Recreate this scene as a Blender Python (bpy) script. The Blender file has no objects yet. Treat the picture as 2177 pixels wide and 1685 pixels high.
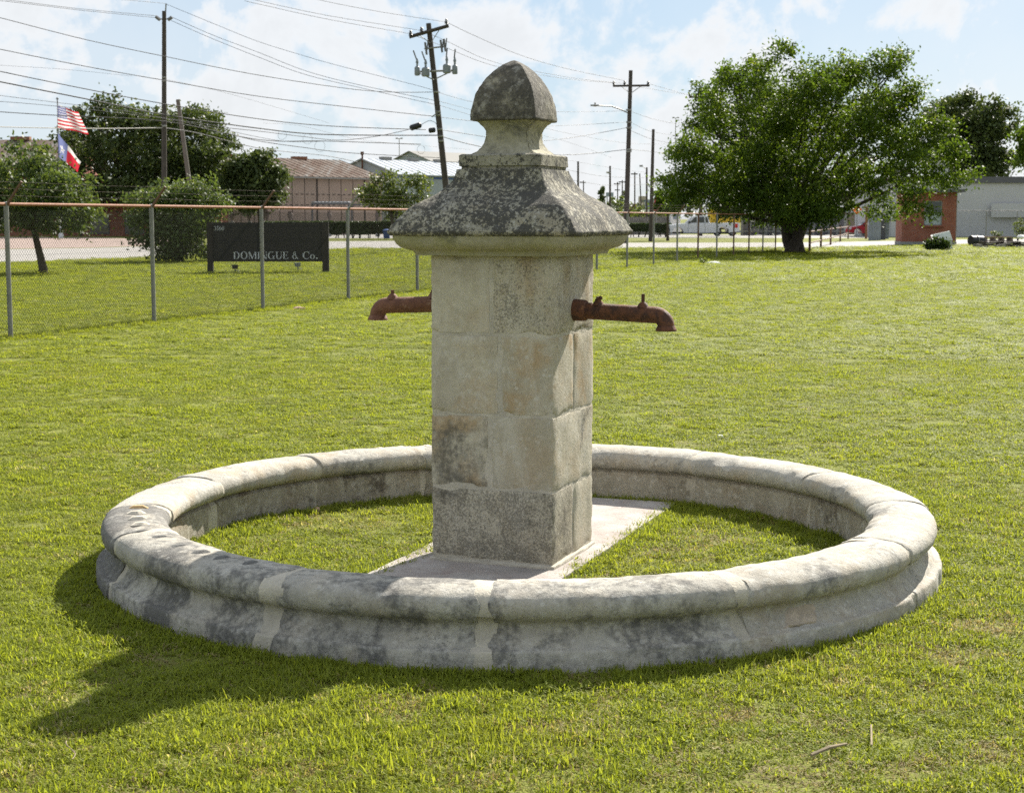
import bpy, bmesh, math, random
import numpy as np
from mathutils import Vector, Matrix
R = math.radians
rng = np.random.default_rng(11)
random.seed(5)
sc = bpy.context.scene
COL = sc.collection

# ------------------------------------------------------------------ camera
EYE, FPX, CX, CY, HZ = 1.63, 3355.0, 1088.5, 842.5, 465.0
PITCH = math.atan((CY - HZ) / FPX)
cd = bpy.data.cameras.new('camera')
cam = bpy.data.objects.new('camera', cd); COL.objects.link(cam)
cam.location = (0, 0, EYE)
cam.rotation_euler = (math.pi / 2 - PITCH, 0, 0)
cd.sensor_width = 36; cd.lens = 36 * FPX / 2177
cd.clip_start = 0.05; cd.clip_end = 6000
cd.dof.use_dof = True; cd.dof.focus_distance = 7.0; cd.dof.aperture_fstop = 11
sc.camera = cam

# ------------------------------------------------------------------ sky, sun, exposure
SUN_EL, SUN_AZ = 37.3, 28.8            # degrees; azimuth clockwise from the view direction (+Y)
SKY_STRENGTH = 0.10
world = bpy.data.worlds.new('World'); sc.world = world; world.use_nodes = True
wt = world.node_tree; wt.nodes.clear()
def wn(t): return wt.nodes.new(t)
wo = wn('ShaderNodeOutputWorld'); bg = wn('ShaderNodeBackground'); bg.inputs['Strength'].default_value = SKY_STRENGTH
sky = wn('ShaderNodeTexSky'); sky.sky_type = 'NISHITA'; sky.sun_disc = False
sky.sun_elevation = R(SUN_EL); sky.sun_rotation = R(SUN_AZ)
sky.air_density = 1.0; sky.dust_density = 0.6; sky.ozone_density = 2.0
tc = wn('ShaderNodeTexCoord')
mp = wn('ShaderNodeMapping'); mp.inputs['Scale'].default_value = (1, 1, 1.0); mp.inputs['Location'].default_value = (5.2, 1.4, 2.9)
wt.links.new(tc.outputs['Generated'], mp.inputs['Vector'])
def wnoise(scale, detail, rough, dist=0.0, off=None):
    n = wn('ShaderNodeTexNoise'); n.inputs['Scale'].default_value = scale; n.inputs['Detail'].default_value = detail
    n.inputs['Roughness'].default_value = rough; n.inputs['Distortion'].default_value = dist
    wt.links.new(mp.outputs[0], n.inputs['Vector']); return n.outputs['Fac']
def wrange(v, a, b, c=0, d=1):
    m = wn('ShaderNodeMapRange'); m.interpolation_type = 'SMOOTHSTEP'
    for i, x in zip((1, 2, 3, 4), (a, b, c, d)): m.inputs[i].default_value = x
    wt.links.new(v, m.inputs[0]); return m.outputs[0]
def wmath(op, a, b):
    m = wn('ShaderNodeMath'); m.operation = op
    for i, x in enumerate((a, b)):
        if isinstance(x, (int, float)): m.inputs[i].default_value = x
        else: wt.links.new(x, m.inputs[i])
    return m.outputs[0]
big = wnoise(10.0, 12, 0.58, 0.3); det = wnoise(16, 12, 0.66, 0.2)
cover = wmath('ADD', wmath('MULTIPLY', big, 0.70), wmath('MULTIPLY', det, 0.30))
puff = wrange(cover, 0.458, 0.535)
veil = wrange(wnoise(2.6, 6, 0.55), 0.38, 0.66)
mask = wmath('MAXIMUM', wmath('MULTIPLY', puff, 0.88), wmath('MULTIPLY', veil, 0.42))
body = wrange(cover, 0.48, 0.62, 1.0, 0.90)
ccol = wn('ShaderNodeVectorMath'); ccol.operation = 'SCALE'; ccol.inputs[0].default_value = (4.12, 4.18, 4.26)
wt.links.new(body, ccol.inputs['Scale'])
skyk = wn('ShaderNodeVectorMath'); skyk.operation = 'MULTIPLY_ADD'
skyk.inputs[1].default_value = (0.16, 0.16, 0.16); skyk.inputs[2].default_value = (1.55, 2.00, 2.50)
wt.links.new(sky.outputs[0], skyk.inputs[0])
mx = wn('ShaderNodeMix'); mx.data_type = 'RGBA'
wt.links.new(mask, mx.inputs[0]); wt.links.new(skyk.outputs[0], mx.inputs[6]); wt.links.new(ccol.outputs[0], mx.inputs[7])
wt.links.new(mx.outputs[2], bg.inputs['Color']); wt.links.new(bg.outputs[0], wo.inputs['Surface'])

sl = bpy.data.lights.new('sun', 'SUN'); sl.energy = 5.0; sl.angle = R(0.55); sl.color = (1.0, 0.94, 0.84)
sun = bpy.data.objects.new('sun', sl); COL.objects.link(sun)
SUN_DIR = Vector((math.sin(R(SUN_AZ)) * math.cos(R(SUN_EL)), math.cos(R(SUN_AZ)) * math.cos(R(SUN_EL)), math.sin(R(SUN_EL))))
sun.rotation_euler = SUN_DIR.to_track_quat('Z', 'Y').to_euler(); sun.location = SUN_DIR * 60
vs = sc.view_settings
vs.view_transform = 'Standard'; vs.look = 'None'; vs.exposure = 1.22; vs.gamma = 1.0; vs.use_curve_mapping = False
sc.render.engine = 'CYCLES'
cy = sc.cycles
cy.max_bounces = 6; cy.diffuse_bounces = 3; cy.glossy_bounces = 2; cy.transmission_bounces = 4; cy.transparent_max_bounces = 8
cy.use_adaptive_sampling = True; cy.adaptive_threshold = 0.015; cy.use_denoising = False
cy.sample_clamp_indirect = 6.0

# ------------------------------------------------------------------ places: a point of the photograph -> a point on the ground / at a distance
def _ray(px, py):
    a = (px - CX) / FPX; b = (CY - py) / FPX; c, s = math.cos(PITCH), math.sin(PITCH)
    return Vector((a, c + b * s, -s + b * c))
def G(px, py, z=0.0):
    r = _ray(px, py); t = (z - EYE) / r.z
    return Vector((r.x * t, r.y * t, z))
def at(px, py, D):
    r = _ray(px, py); t = D / r.y
    return Vector((r.x * t, D, EYE + r.z * t))

# ------------------------------------------------------------------ noise for geometry
_tab = rng.random((64, 64, 64))
def vnoise(P, scale=1.0, seed=0.0):
    P = np.asarray(P, float) * scale + seed * 7.31
    i = np.floor(P).astype(int); f = P - i; f = f * f * (3 - 2 * f); i &= 63; j = (i + 1) & 63
    x0, y0, z0 = i[..., 0], i[..., 1], i[..., 2]; x1, y1, z1 = j[..., 0], j[..., 1], j[..., 2]
    fx, fy, fz = f[..., 0], f[..., 1], f[..., 2]
    def L(a, b, t): return a + (b - a) * t
    return L(L(L(_tab[x0, y0, z0], _tab[x1, y0, z0], fx), L(_tab[x0, y1, z0], _tab[x1, y1, z0], fx), fy),
             L(L(_tab[x0, y0, z1], _tab[x1, y0, z1], fx), L(_tab[x0, y1, z1], _tab[x1, y1, z1], fx), fy), fz) - 0.5
def fbm(P, scale, seed=0, o=3):
    return sum(vnoise(P, scale * 2 ** k, seed + k) / 2 ** k for k in range(o))

# ------------------------------------------------------------------ materials
class Mat:
    def __init__(s, name):
        s.m = bpy.data.materials.new(name); s.m.use_nodes = True; s.t = s.m.node_tree; s.t.nodes.clear()
        s.out = s.n('ShaderNodeOutputMaterial'); s.tc = None
    def n(s, t): return s.t.nodes.new(t)
    def put(s, sock, v):
        if v is None: return
        if isinstance(v, bpy.types.NodeSocket): s.t.links.new(v, sock)
        else:
            if isinstance(v, (tuple, list)) and len(v) == 3 and sock.type == 'RGBA': v = (*v, 1)
            sock.default_value = v
    def coord(s, kind='Object', scale=None, rnd=False):
        if s.tc is None: s.tc = s.n('ShaderNodeTexCoord')
        if kind == 'World':
            g = s.n('ShaderNodeNewGeometry'); v = g.outputs['Position']
        else: v = s.tc.outputs[kind]
        if scale or rnd:
            mp = s.n('ShaderNodeMapping'); s.t.links.new(v, mp.inputs['Vector'])
            if scale: mp.inputs['Scale'].default_value = scale
            if rnd:
                oi = s.n('ShaderNodeObjectInfo'); k = s.math('MULTIPLY', oi.outputs['Random'], 40.0)
                cx = s.n('ShaderNodeCombineXYZ')
                for i in range(3): s.put(cx.inputs[i], k)
                s.t.links.new(cx.outputs[0], mp.inputs['Location'])
            v = mp.outputs[0]
        return v
    def noise(s, v, scale, detail=4, rough=0.55, dist=0.0, off=0.0):
        n = s.n('ShaderNodeTexNoise')
        if off:
            a = s.n('ShaderNodeVectorMath'); a.operation = 'ADD'; s.put(a.inputs[0], v); a.inputs[1].default_value = (off, off * 1.7, -off); v = a.outputs[0]
        s.put(n.inputs['Vector'], v)
        for k, x in (('Scale', scale), ('Detail', detail), ('Roughness', rough), ('Distortion', dist)): n.inputs[k].default_value = x
        return n.outputs['Fac']
    def vor(s, v, scale, feat='F1', rand=1.0):
        n = s.n('ShaderNodeTexVoronoi'); n.feature = feat; s.put(n.inputs['Vector'], v); n.inputs['Scale'].default_value = scale; n.inputs['Randomness'].default_value = rand
        return n.outputs['Distance']
    def rng(s, v, a, b, c=0.0, d=1.0, smooth=True):
        m = s.n('ShaderNodeMapRange'); m.interpolation_type = 'SMOOTHSTEP' if smooth else 'LINEAR'
        for i, x in zip(range(5), (v, a, b, c, d)): s.put(m.inputs[i], x)
        return m.outputs[0]
    def math(s, op, a, b=None, clamp=False):
        m = s.n('ShaderNodeMath'); m.operation = op; m.use_clamp = clamp
        s.put(m.inputs[0], a); s.put(m.inputs[1], b); return m.outputs[0]
    def mix(s, f, a, b, blend='MIX'):
        m = s.n('ShaderNodeMix'); m.data_type = 'RGBA'; m.blend_type = blend
        s.put(m.inputs[0], f); s.put(m.inputs[6], a); s.put(m.inputs[7], b); return m.outputs[2]
    def attr(s, name, out='Fac'):
        a = s.n('ShaderNodeAttribute'); a.attribute_name = name; return a.outputs[out]
    def bump(s, h, strength=0.3, dist=0.01, nrm=None):
        b = s.n('ShaderNodeBump'); b.inputs['Strength'].default_value = strength; b.inputs['Distance'].default_value = dist
        s.put(b.inputs['Height'], h); s.put(b.inputs['Normal'], nrm); return b.outputs[0]
    def bsdf(s, col, rough=0.7, metal=0.0, nrm=None, spec=0.4, **kw):
        b = s.n('ShaderNodeBsdfPrincipled')
        s.put(b.inputs['Base Color'], col); s.put(b.inputs['Roughness'], rough); s.put(b.inputs['Metallic'], metal)
        s.put(b.inputs['Normal'], nrm); s.put(b.inputs['Specular IOR Level'], spec)
        for k, v in kw.items(): s.put(b.inputs[k], v)
        return b.outputs[0]
    def done(s, sh): s.t.links.new(sh, s.out.inputs['Surface']); return s.m

def plain(name, col, rough=0.7, metal=0.0, var=0.25, scale=3.0, bump=0.0, spec=0.4, grain=40.0):
    m = Mat(name); v = m.coord('Object', rnd=True)
    n = m.noise(v, scale, 6, 0.6); g = m.noise(v, grain, 3, 0.6)
    f = m.math('ADD', m.math('MULTIPLY', n, 0.7), m.math('MULTIPLY', g, 0.3))
    c = m.mix(m.rng(f, 0.3, 0.7), tuple(x * (1 - var) for x in col), tuple(min(1, x * (1 + var)) for x in col))
    return m.done(m.bsdf(c, m.rng(n, .3, .7, max(0, rough - .08), min(1, rough + .08)), metal, m.bump(g, bump, 0.01) if bump else None, spec))

def limestone(name, c1, c2, darkc=(0.075, 0.073, 0.066), warmc=(0.36, 0.25, 0.13), whitec=(0.60, 0.58, 0.53), sp_scale=60.0, bump=0.55, spc=(0.045, 0.044, 0.040), rnd=True, soft=0.10, spk=0.62, wash=0.0, cl=0.40, lsc=26.0):
    """weathered stone; the object's colour holds how much grey algae (R), black lichen specks (G), ochre (B) and pale lichen (A) it carries"""
    m = Mat(name); v = m.coord('Object', rnd=rnd)
    oi = m.n('ShaderNodeObjectInfo'); sp = m.n('ShaderNodeSeparateColor'); m.t.links.new(oi.outputs['Color'], sp.inputs[0])
    dk, bl, wa, wh = sp.outputs[0], sp.outputs[1], sp.outputs[2], oi.outputs['Alpha']
    n1 = m.noise(v, 2.2, 7, 0.6); n3 = m.noise(v, 38, 6, 0.7); n4 = m.noise(v, 170, 4, 0.6)
    col = m.mix(m.rng(n1, 0.35, 0.65), c1, c2)
    col = m.mix(m.rng(n3, 0.35, 0.7, 0.0, 0.35), col, tuple(x * 0.62 for x in c1))
    w = m.math('MULTIPLY', m.rng(m.noise(v, 4.5, 5, 0.6, 0.3, off=11), 0.46, 0.66), wa)
    col = m.mix(w, col, warmc)
    if wash:
        vz = m.coord('Object', scale=(5, 5, 1.3), rnd=rnd); wf = m.rng(m.noise(vz, 1.5, 6, 0.6, 0.5, off=91), 0.45, 0.66)
        col = m.mix(m.math('MULTIPLY', wf, wash), col, (0.50, 0.465, 0.385))
    nd = m.math('ADD', m.math('MULTIPLY', m.noise(v, 3.1, 8, 0.62, 0.4, off=23), 0.74), m.math('MULTIPLY', n3, 0.26))
    if wash: nd = m.math('ADD', nd, m.math('MULTIPLY', m.math('SUBTRACT', m.noise(vz, 3.5, 5, 0.6, 0.2, off=44), 0.5), 0.28))
    t = m.math('SUBTRACT', 0.74, m.math('MULTIPLY', dk, 0.36))
    df = m.rng(nd, m.math('SUBTRACT', t, 0.06), m.math('ADD', t, 0.10))
    col = m.mix(m.math('MULTIPLY', df, 0.86), col, m.mix(n4, tuple(x * 0.6 for x in darkc), tuple(x * 1.6 for x in darkc)))
    lf = m.rng(m.math('ADD', m.math('MULTIPLY', m.noise(v, lsc, 7, 0.75, off=37), 0.8), m.math('MULTIPLY', m.noise(v, 5, 3, .5, off=71), 0.2)), 0.50, 0.64)
    colony = m.rng(m.math('ADD', m.vor(v, 19), m.math('MULTIPLY', m.noise(v, 60, 4, .7, off=19), .35)), .30, .38, 1.0, 0.0)
    lf = m.math('MAXIMUM', lf, m.math('MULTIPLY', colony, 0.8))
    col = m.mix(m.math('MULTIPLY', lf, m.math('MULTIPLY', wh, 0.75)), col, whitec)
    ns = m.math('ADD', m.math('MULTIPLY', m.noise(v, sp_scale, 7, 0.78, 0.3, off=53), 1.0 - cl), m.math('MULTIPLY', m.noise(v, 7.5, 5, 0.65, 0.4, off=61), cl))
    ts = m.math('SUBTRACT', 0.69, m.math('MULTIPLY', bl, 0.24))
    sf = m.rng(ns, ts, m.math('ADD', ts, soft))
    col = m.mix(m.math('MULTIPLY', sf, spk), col, spc)
    pit = m.rng(m.vor(v, 55), 0.0, 0.16)
    pits = m.math('MULTIPLY', m.rng(m.noise(v, 9, 4, .6, off=83), 0.52, 0.64), m.math('SUBTRACT', 1.0, pit))
    col = m.mix(m.math('MULTIPLY', pits, 0.55), col, tuple(x * 0.35 for x in c1))
    h = m.math('ADD', m.math('ADD', m.math('MULTIPLY', n3, 0.8), m.math('MULTIPLY', n4, 0.4)), m.math('MULTIPLY', sf, 0.15))
    h = m.math('SUBTRACT', h, m.math('MULTIPLY', pits, 0.9))
    return m.done(m.bsdf(col, 0.9, 0, m.bump(h, bump, 0.008), 0.25))

def leafmat(name, c1, c2, c3, trans=0.45, rough=0.5, spec=0.35, tr_boost=1.5):
    m = Mat(name); t = m.attr('tint')
    oi = m.n('ShaderNodeObjectInfo')
    col = m.mix(m.rng(t, 0.0, 0.75, smooth=False), c1, c2)
    col = m.mix(m.rng(t, 0.8, 1.0), col, c3)
    n = m.noise(m.coord('World'), 0.9, 3, 0.6)
    col = m.mix(m.rng(n, 0.35, 0.65, 0.0, 0.5), col, tuple(x * 0.62 for x in c1))
    b = m.bsdf(col, rough, 0, None, spec)
    tr = m.n('ShaderNodeBsdfTranslucent')
    tcl = m.mix(1.0, col, (tr_boost * 1.05, tr_boost, tr_boost * 0.45), 'MULTIPLY'); m.put(tr.inputs['Color'], tcl)
    mx = m.n('ShaderNodeMixShader'); mx.inputs[0].default_value = trans
    m.t.links.new(b, mx.inputs[1]); m.t.links.new(tr.outputs[0], mx.inputs[2])
    return m.done(mx.outputs[0])

M = {}
M['pillar'] = limestone('pillar_stone', (0.385, 0.347, 0.268), (0.495, 0.452, 0.355), darkc=(0.10, 0.092, 0.076), sp_scale=95.0, spc=(0.07, 0.062, 0.05), wash=0.7, cl=.28)
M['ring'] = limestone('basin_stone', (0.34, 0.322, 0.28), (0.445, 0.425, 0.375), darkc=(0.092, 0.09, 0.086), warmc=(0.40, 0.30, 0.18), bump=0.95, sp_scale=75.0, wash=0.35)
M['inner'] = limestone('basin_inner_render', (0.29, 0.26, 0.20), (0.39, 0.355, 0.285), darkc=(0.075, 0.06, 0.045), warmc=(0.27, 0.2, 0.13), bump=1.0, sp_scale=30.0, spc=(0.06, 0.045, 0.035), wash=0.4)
M['cap'] = limestone('cap_stone', (0.27, 0.255, 0.20), (0.36, 0.335, 0.265), sp_scale=52.0, bump=1.0, spc=(0.045, 0.044, 0.041), whitec=(0.44, 0.43, 0.39), soft=0.05, spk=0.9, cl=0.34, lsc=42.0)
M['finial'] = limestone('finial_stone', (0.27, 0.245, 0.19), (0.35, 0.32, 0.245), darkc=(0.05, 0.045, 0.038), sp_scale=95.0, bump=0.7, spk=0.75)
M['cornice'] = limestone('cornice_stone', (0.27, 0.25, 0.17), (0.365, 0.34, 0.25), warmc=(0.26, 0.25, 0.11))
M['mortar'] = plain('mortar', (0.43, 0.395, 0.325), 0.95, var=0.18, scale=8, bump=0.5, grain=90)
M['patch'] = plain('pale_lichen_patch', (0.55, 0.50, 0.41), 0.95, var=0.15, scale=30, bump=0.4, grain=120)
M['patch_ochre'] = plain('ochre_lichen_patch', (0.52, 0.36, 0.18), 0.95, var=0.2, scale=30, bump=0.4, grain=120)
M['patch_dark'] = plain('dark_pit_patch', (0.13, 0.128, 0.12), 0.95, var=0.3, scale=30, bump=0.4, grain=120)
M['repair'] = plain('tan_repair', (0.40, 0.335, 0.26), 0.95, var=0.22, scale=18, bump=0.6, grain=80)
def slabmat():
    m = Mat('slab_concrete'); v = m.coord('Object')
    n = m.noise(v, 3, 7, .6, .3); g = m.noise(v, 60, 4, .6)
    c = m.mix(m.rng(n, .35, .65), (0.32, 0.28, 0.255), (0.43, 0.40, 0.37))
    c = m.mix(m.rng(m.noise(v, 7, 8, .7, off=5), .52, .68, 0, .55), c, (0.22, 0.155, 0.14))
    c = m.mix(m.rng(m.noise(v, 130, 4, .7, off=17), .56, .7, 0, .5), c, (0.2, 0.16, 0.14))
    c = m.mix(m.rng(m.noise(v, 22, 5, .7, off=9), .62, .68, 0, .8), c, (0.6, 0.58, 0.55))
    c = m.mix(m.rng(m.noise(v, 1.6, 8, .72, .6, off=29), .50, .66, 0, .6), c, (0.19, 0.165, 0.145))
    return m.done(m.bsdf(c, .92, 0, m.bump(m.math('ADD', g, m.noise(v, 14, 6, .7)), .6, .01), .25))
M['slab'] = slabmat()
def rustmat(name, a, b, c):
    m = Mat(name); v = m.coord('Object', rnd=True)
    n = m.noise(v, 22, 7, .68, .3); g = m.noise(v, 110, 4, .65)
    col = m.mix(m.rng(n, .36, .62), a, b)
    col = m.mix(m.rng(m.noise(v, 45, 5, .7, off=7), .58, .68, 0, .75), col, c)
    return m.done(m.bsdf(col, m.rng(n, .3, .7, .62, .88), 0.15, m.bump(m.math('ADD', n, g), .7, .004), .35))
M['rust_dark'] = rustmat('rusty_iron', (0.050, 0.023, 0.016), (0.14, 0.058, 0.030), (0.23, 0.11, 0.05))
M['rust_light'] = rustmat('pale_rusty_iron', (0.12, 0.05, 0.03), (0.20, 0.095, 0.06), (0.30, 0.19, 0.13))
M['rail'] = rustmat('rusty_rail', (0.20, 0.085, 0.048), (0.28, 0.135, 0.08), (0.36, 0.23, 0.15))
M['galv'] = plain('galvanised_steel', (0.21, 0.21, 0.195), 0.55, 0.35, var=0.2, scale=6, spec=.5)
M['brownpost'] = rustmat('brown_rusted_post', (0.10, 0.06, 0.045), (0.16, 0.09, 0.06), (0.2, 0.12, 0.08))
M['wire'] = plain('fence_wire', (0.05, 0.047, 0.040), 0.9, 0, var=0.1, spec=.05)
M['barb'] = plain('barbed_wire', (0.085, 0.07, 0.06), 0.85, 0, var=0.2, spec=.1)
M['cable'] = plain('black_cable', (0.035, 0.035, 0.037), 0.7, 0, var=0.1)
M['cable_sunlit'] = plain('sunlit_tint_cable', (0.42, 0.40, 0.36), 0.6, 0, var=0.1)  # sun on one stretch of cable, put into its colour
def woodmat(name, a, b):
    m = Mat(name); v = m.coord('Object', scale=(6, 6, 0.6), rnd=True)
    n = m.noise(v, 6, 6, .65, .4)
    return m.done(m.bsdf(m.mix(m.rng(n, .35, .65), a, b), .88, 0, m.bump(n, .5, .01), .25))
M['polewood'] = woodmat('pole_wood', (0.04, 0.034, 0.030), (0.085, 0.072, 0.062))
M['palewood'] = woodmat('pale_pole_wood', (0.10, 0.088, 0.078), (0.17, 0.15, 0.135))
M['bark'] = woodmat('bark', (0.035, 0.028, 0.022), (0.085, 0.068, 0.052))
M['porcelain'] = plain('insulator', (0.12, 0.12, 0.125), .35, 0, var=.1)
M['can'] = plain('grey_can', (0.20, 0.22, 0.235), .6, .1, var=.12)
M['black'] = plain('black_plastic', (0.02, 0.02, 0.022), .55, 0, var=.1)
M['signblack'] = plain('charcoal_sign_paint', (0.016, 0.016, 0.0165), .75, 0, var=.12, spec=.25)
M['signpost'] = plain('dark_sign_post', (0.020, 0.017, 0.015), .7, 0, var=.2, spec=.25)
M['letter'] = plain('silver_letter', (0.52, 0.54, 0.56), .5, 0.1, var=.06)
M['white'] = plain('white_paint', (0.74, 0.74, 0.73), .5, 0, var=.06)
M['litter'] = plain('white_paper', (0.78, 0.78, 0.77), .8, 0, var=.05)
M['straw'] = plain('dry_straw', (0.25, 0.20, 0.125), .9, 0, var=.25, scale=20)
M['pebble'] = plain('tan_pebble', (0.48, 0.33, 0.24), .85, 0, var=.2, scale=20)
M['leaf_big'] = leafmat('oak_leaf', (0.052, 0.092, 0.014), (0.100, 0.156, 0.022), (0.18, 0.22, 0.04), .44, spec=.12, tr_boost=1.5)
M['leaf_dark'] = leafmat('dark_oak_leaf', (0.042, 0.064, 0.022), (0.080, 0.110, 0.036), (0.13, 0.16, 0.06), .3, .55, .22)
M['leaf_left'] = leafmat('young_tree_leaf', (0.055, 0.085, 0.028), (0.11, 0.155, 0.05), (0.20, 0.24, 0.10), .34, .55, .25)
M['leaf_airy'] = leafmat('airy_leaf', (0.07, 0.10, 0.03), (0.11, 0.145, 0.04), (0.19, 0.19, 0.06), .42)
M['leaf_hedge'] = leafmat('hedge_leaf', (0.025, 0.045, 0.012), (0.05, 0.085, 0.02), (0.10, 0.14, 0.035), .3)
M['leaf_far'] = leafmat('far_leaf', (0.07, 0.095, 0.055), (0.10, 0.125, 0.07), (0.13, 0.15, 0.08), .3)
M['red'] = plain('red_fabric', (0.42, 0.03, 0.06), .75, 0, var=.15)
M['redpaint'] = plain('red_car_paint', (0.45, 0.015, 0.025), .25, 0, var=.06, spec=.6)
M['carpaint'] = plain('white_car_paint', (0.62, 0.63, 0.66), .28, 0, var=.03, spec=.6)
M['glass_dark'] = plain('tinted_glass', (0.02, 0.025, 0.03), .08, 0, var=.05, spec=.8)
M['tyre'] = plain('tyre_rubber', (0.018, 0.018, 0.018), .85, 0, var=.15)
M['rim'] = plain('alloy_rim', (0.55, 0.56, 0.58), .35, .6, var=.08)
M['lampred'] = plain('red_lens', (0.5, 0.02, 0.015), .25, 0, var=.05)
M['lampwhite'] = plain('headlamp_lens', (0.6, 0.62, 0.65), .15, 0, var=.05)
M['yellow'] = plain('yellow_paint', (0.66, 0.44, 0.02), .5, 0, var=.12)
M['orange'] = plain('orange_sign_face', (0.85, 0.17, 0.03), .5, 0, var=.05)
M['blue'] = plain('blue_paint', (0.02, 0.06, 0.22), .5, 0, var=.1)
M['asphalt'] = plain('pale_concrete_road', (0.28, 0.265, 0.245), .92, 0, var=.10, scale=0.3, grain=6)
M['forecourt'] = plain('pink_brick_paving', (0.27, 0.20, 0.17), .92, 0, var=.13, scale=0.4, grain=8)
M['verge_kerb'] = plain('concrete_kerb', (0.38, 0.37, 0.35), .9, 0, var=.12)
M['concrete'] = plain('grey_concrete', (0.25, 0.25, 0.24), .92, 0, var=.18)
M['rubble'] = plain('grey_rubble', (0.22, 0.205, 0.185), .95, 0, var=.3)
M['plank'] = woodmat('weathered_plank', (0.14, 0.115, 0.095), (0.24, 0.20, 0.165))
M['plank_warm'] = woodmat('warm_plank', (0.30, 0.20, 0.13), (0.40, 0.27, 0.19))
M['wall_white'] = plain('pale_grey_render', (0.46, 0.46, 0.47), .9, 0, var=.05, scale=.5)
M['wall_white2'] = plain('pale_patch_render', (0.47, 0.47, 0.475), .9, 0, var=.05, scale=.5)
M['fascia'] = plain('dark_grey_fascia', (0.10, 0.10, 0.11), .7, 0, var=.1)
M['pinkwall'] = plain('pink_panel_wall', (0.29, 0.22, 0.18), .9, 0, var=.10, scale=.6)
M['pinkdark'] = plain('dark_joint', (0.05, 0.04, 0.035), .9, 0, var=.1)
M['greywall'] = plain('blue_grey_cladding', (0.27, 0.30, 0.34), .7, 0, var=.10, scale=.6)
M['palemetal'] = plain('pale_sheet_metal', (0.34, 0.37, 0.41), .8, .0, var=.08, scale=.4, spec=.1)
M['oldmetal'] = plain('weathered_sheet_metal', (0.24, 0.235, 0.22), .8, .0, var=.2, scale=.5, spec=.1)
M['sheet'] = plain('grey_sheet', (0.26, 0.28, 0.30), .5, .35, var=.2, scale=2)
M['paleboard'] = plain('pale_board', (0.55, 0.59, 0.57), .7, 0, var=.06)
M['tan'] = plain('tan_wall', (0.38, 0.33, 0.28), .9, 0, var=.06)
M['farblue'] = plain('far_blue_grey_wall', (0.24, 0.28, 0.34), .9, 0, var=.06)
M['blind'] = plain('pale_blind', (0.36, 0.42, 0.41), .6, 0, var=.08)
M['winframe'] = plain('grey_window_frame', (0.22, 0.23, 0.22), .6, 0, var=.1)
M['stoneurn'] = plain('dark_stone_urn', (0.14, 0.11, 0.10), .9, 0, var=.2)
def roofrust():
    m = Mat('rusty_corrugated_roof'); v = m.coord('Object'); u = m.coord('Object', scale=(1, .12, .12))
    n = m.noise(v, .35, 6, .6, .6); k = m.noise(u, 1.6, 4, .6)
    f = m.math('ADD', m.math('MULTIPLY', n, .4), m.math('MULTIPLY', k, .6))
    c = m.mix(m.rng(f, .40, .52), (0.085, 0.052, 0.038), (0.125, 0.095, 0.078))
    c = m.mix(m.rng(f, .54, .62), c, (0.17, 0.16, 0.15))
    return m.done(m.bsdf(c, .9, 0, None, .1))
M['roofrust'] = roofrust()
def brickmat():
    m = Mat('red_brick'); t = m.n('ShaderNodeTexBrick')
    v = m.coord('Object'); mp = m.n('ShaderNodeSeparateXYZ'); m.t.links.new(v, mp.inputs[0])
    cb = m.n('ShaderNodeCombineXYZ'); m.put(cb.inputs[0], m.math('ADD', mp.outputs[0], mp.outputs[1])); m.put(cb.inputs[1], mp.outputs[2])
    m.t.links.new(cb.outputs[0], t.inputs['Vector'])
    for k, x in (('Color1', (0.30, 0.085, 0.045, 1)), ('Color2', (0.22, 0.06, 0.035, 1)), ('Mortar', (0.30, 0.22, 0.17, 1))): t.inputs[k].default_value = x
    for k, x in (('Scale', 1.0), ('Brick Width', .22), ('Row Height', .075), ('Mortar Size', .009)): t.inputs[k].default_value = x
    c = m.mix(m.rng(m.noise(v, 2, 5, .6), .35, .7, 0, .5), t.outputs['Color'], (0.17, 0.055, 0.035))
    return m.done(m.bsdf(c, .9, 0, m.bump(t.outputs['Fac'], -.5, .01), .25))
M['brick'] = brickmat()
def groundmat():
    m = Mat('lawn_ground'); v = m.coord('World')
    a = m.noise(v, .12, 4, .6, .5); b = m.noise(v, 1.1, 5, .65); c_ = m.noise(v, 9, 5, .7); d = m.noise(v, 60, 3, .6)
    f = m.math('ADD', m.math('ADD', m.math('MULTIPLY', a, .35), m.math('MULTIPLY', b, .35)), m.math('MULTIPLY', c_, .3))
    c = m.mix(m.rng(f, .36, .62), (0.14, 0.155, 0.032), (0.205, 0.225, 0.042))
    c = m.mix(m.rng(m.noise(v, .5, 6, .7, off=3), .55, .72, 0, .6), c, (0.19, 0.15, 0.085))
    c = m.mix(m.rng(d, .3, .75, 0, .5), c, (0.085, 0.085, 0.025))
    return m.done(m.bsdf(c, .95, 0, m.bump(m.math('ADD', c_, d), .6, .03), .15))
M['ground'] = groundmat()
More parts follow.
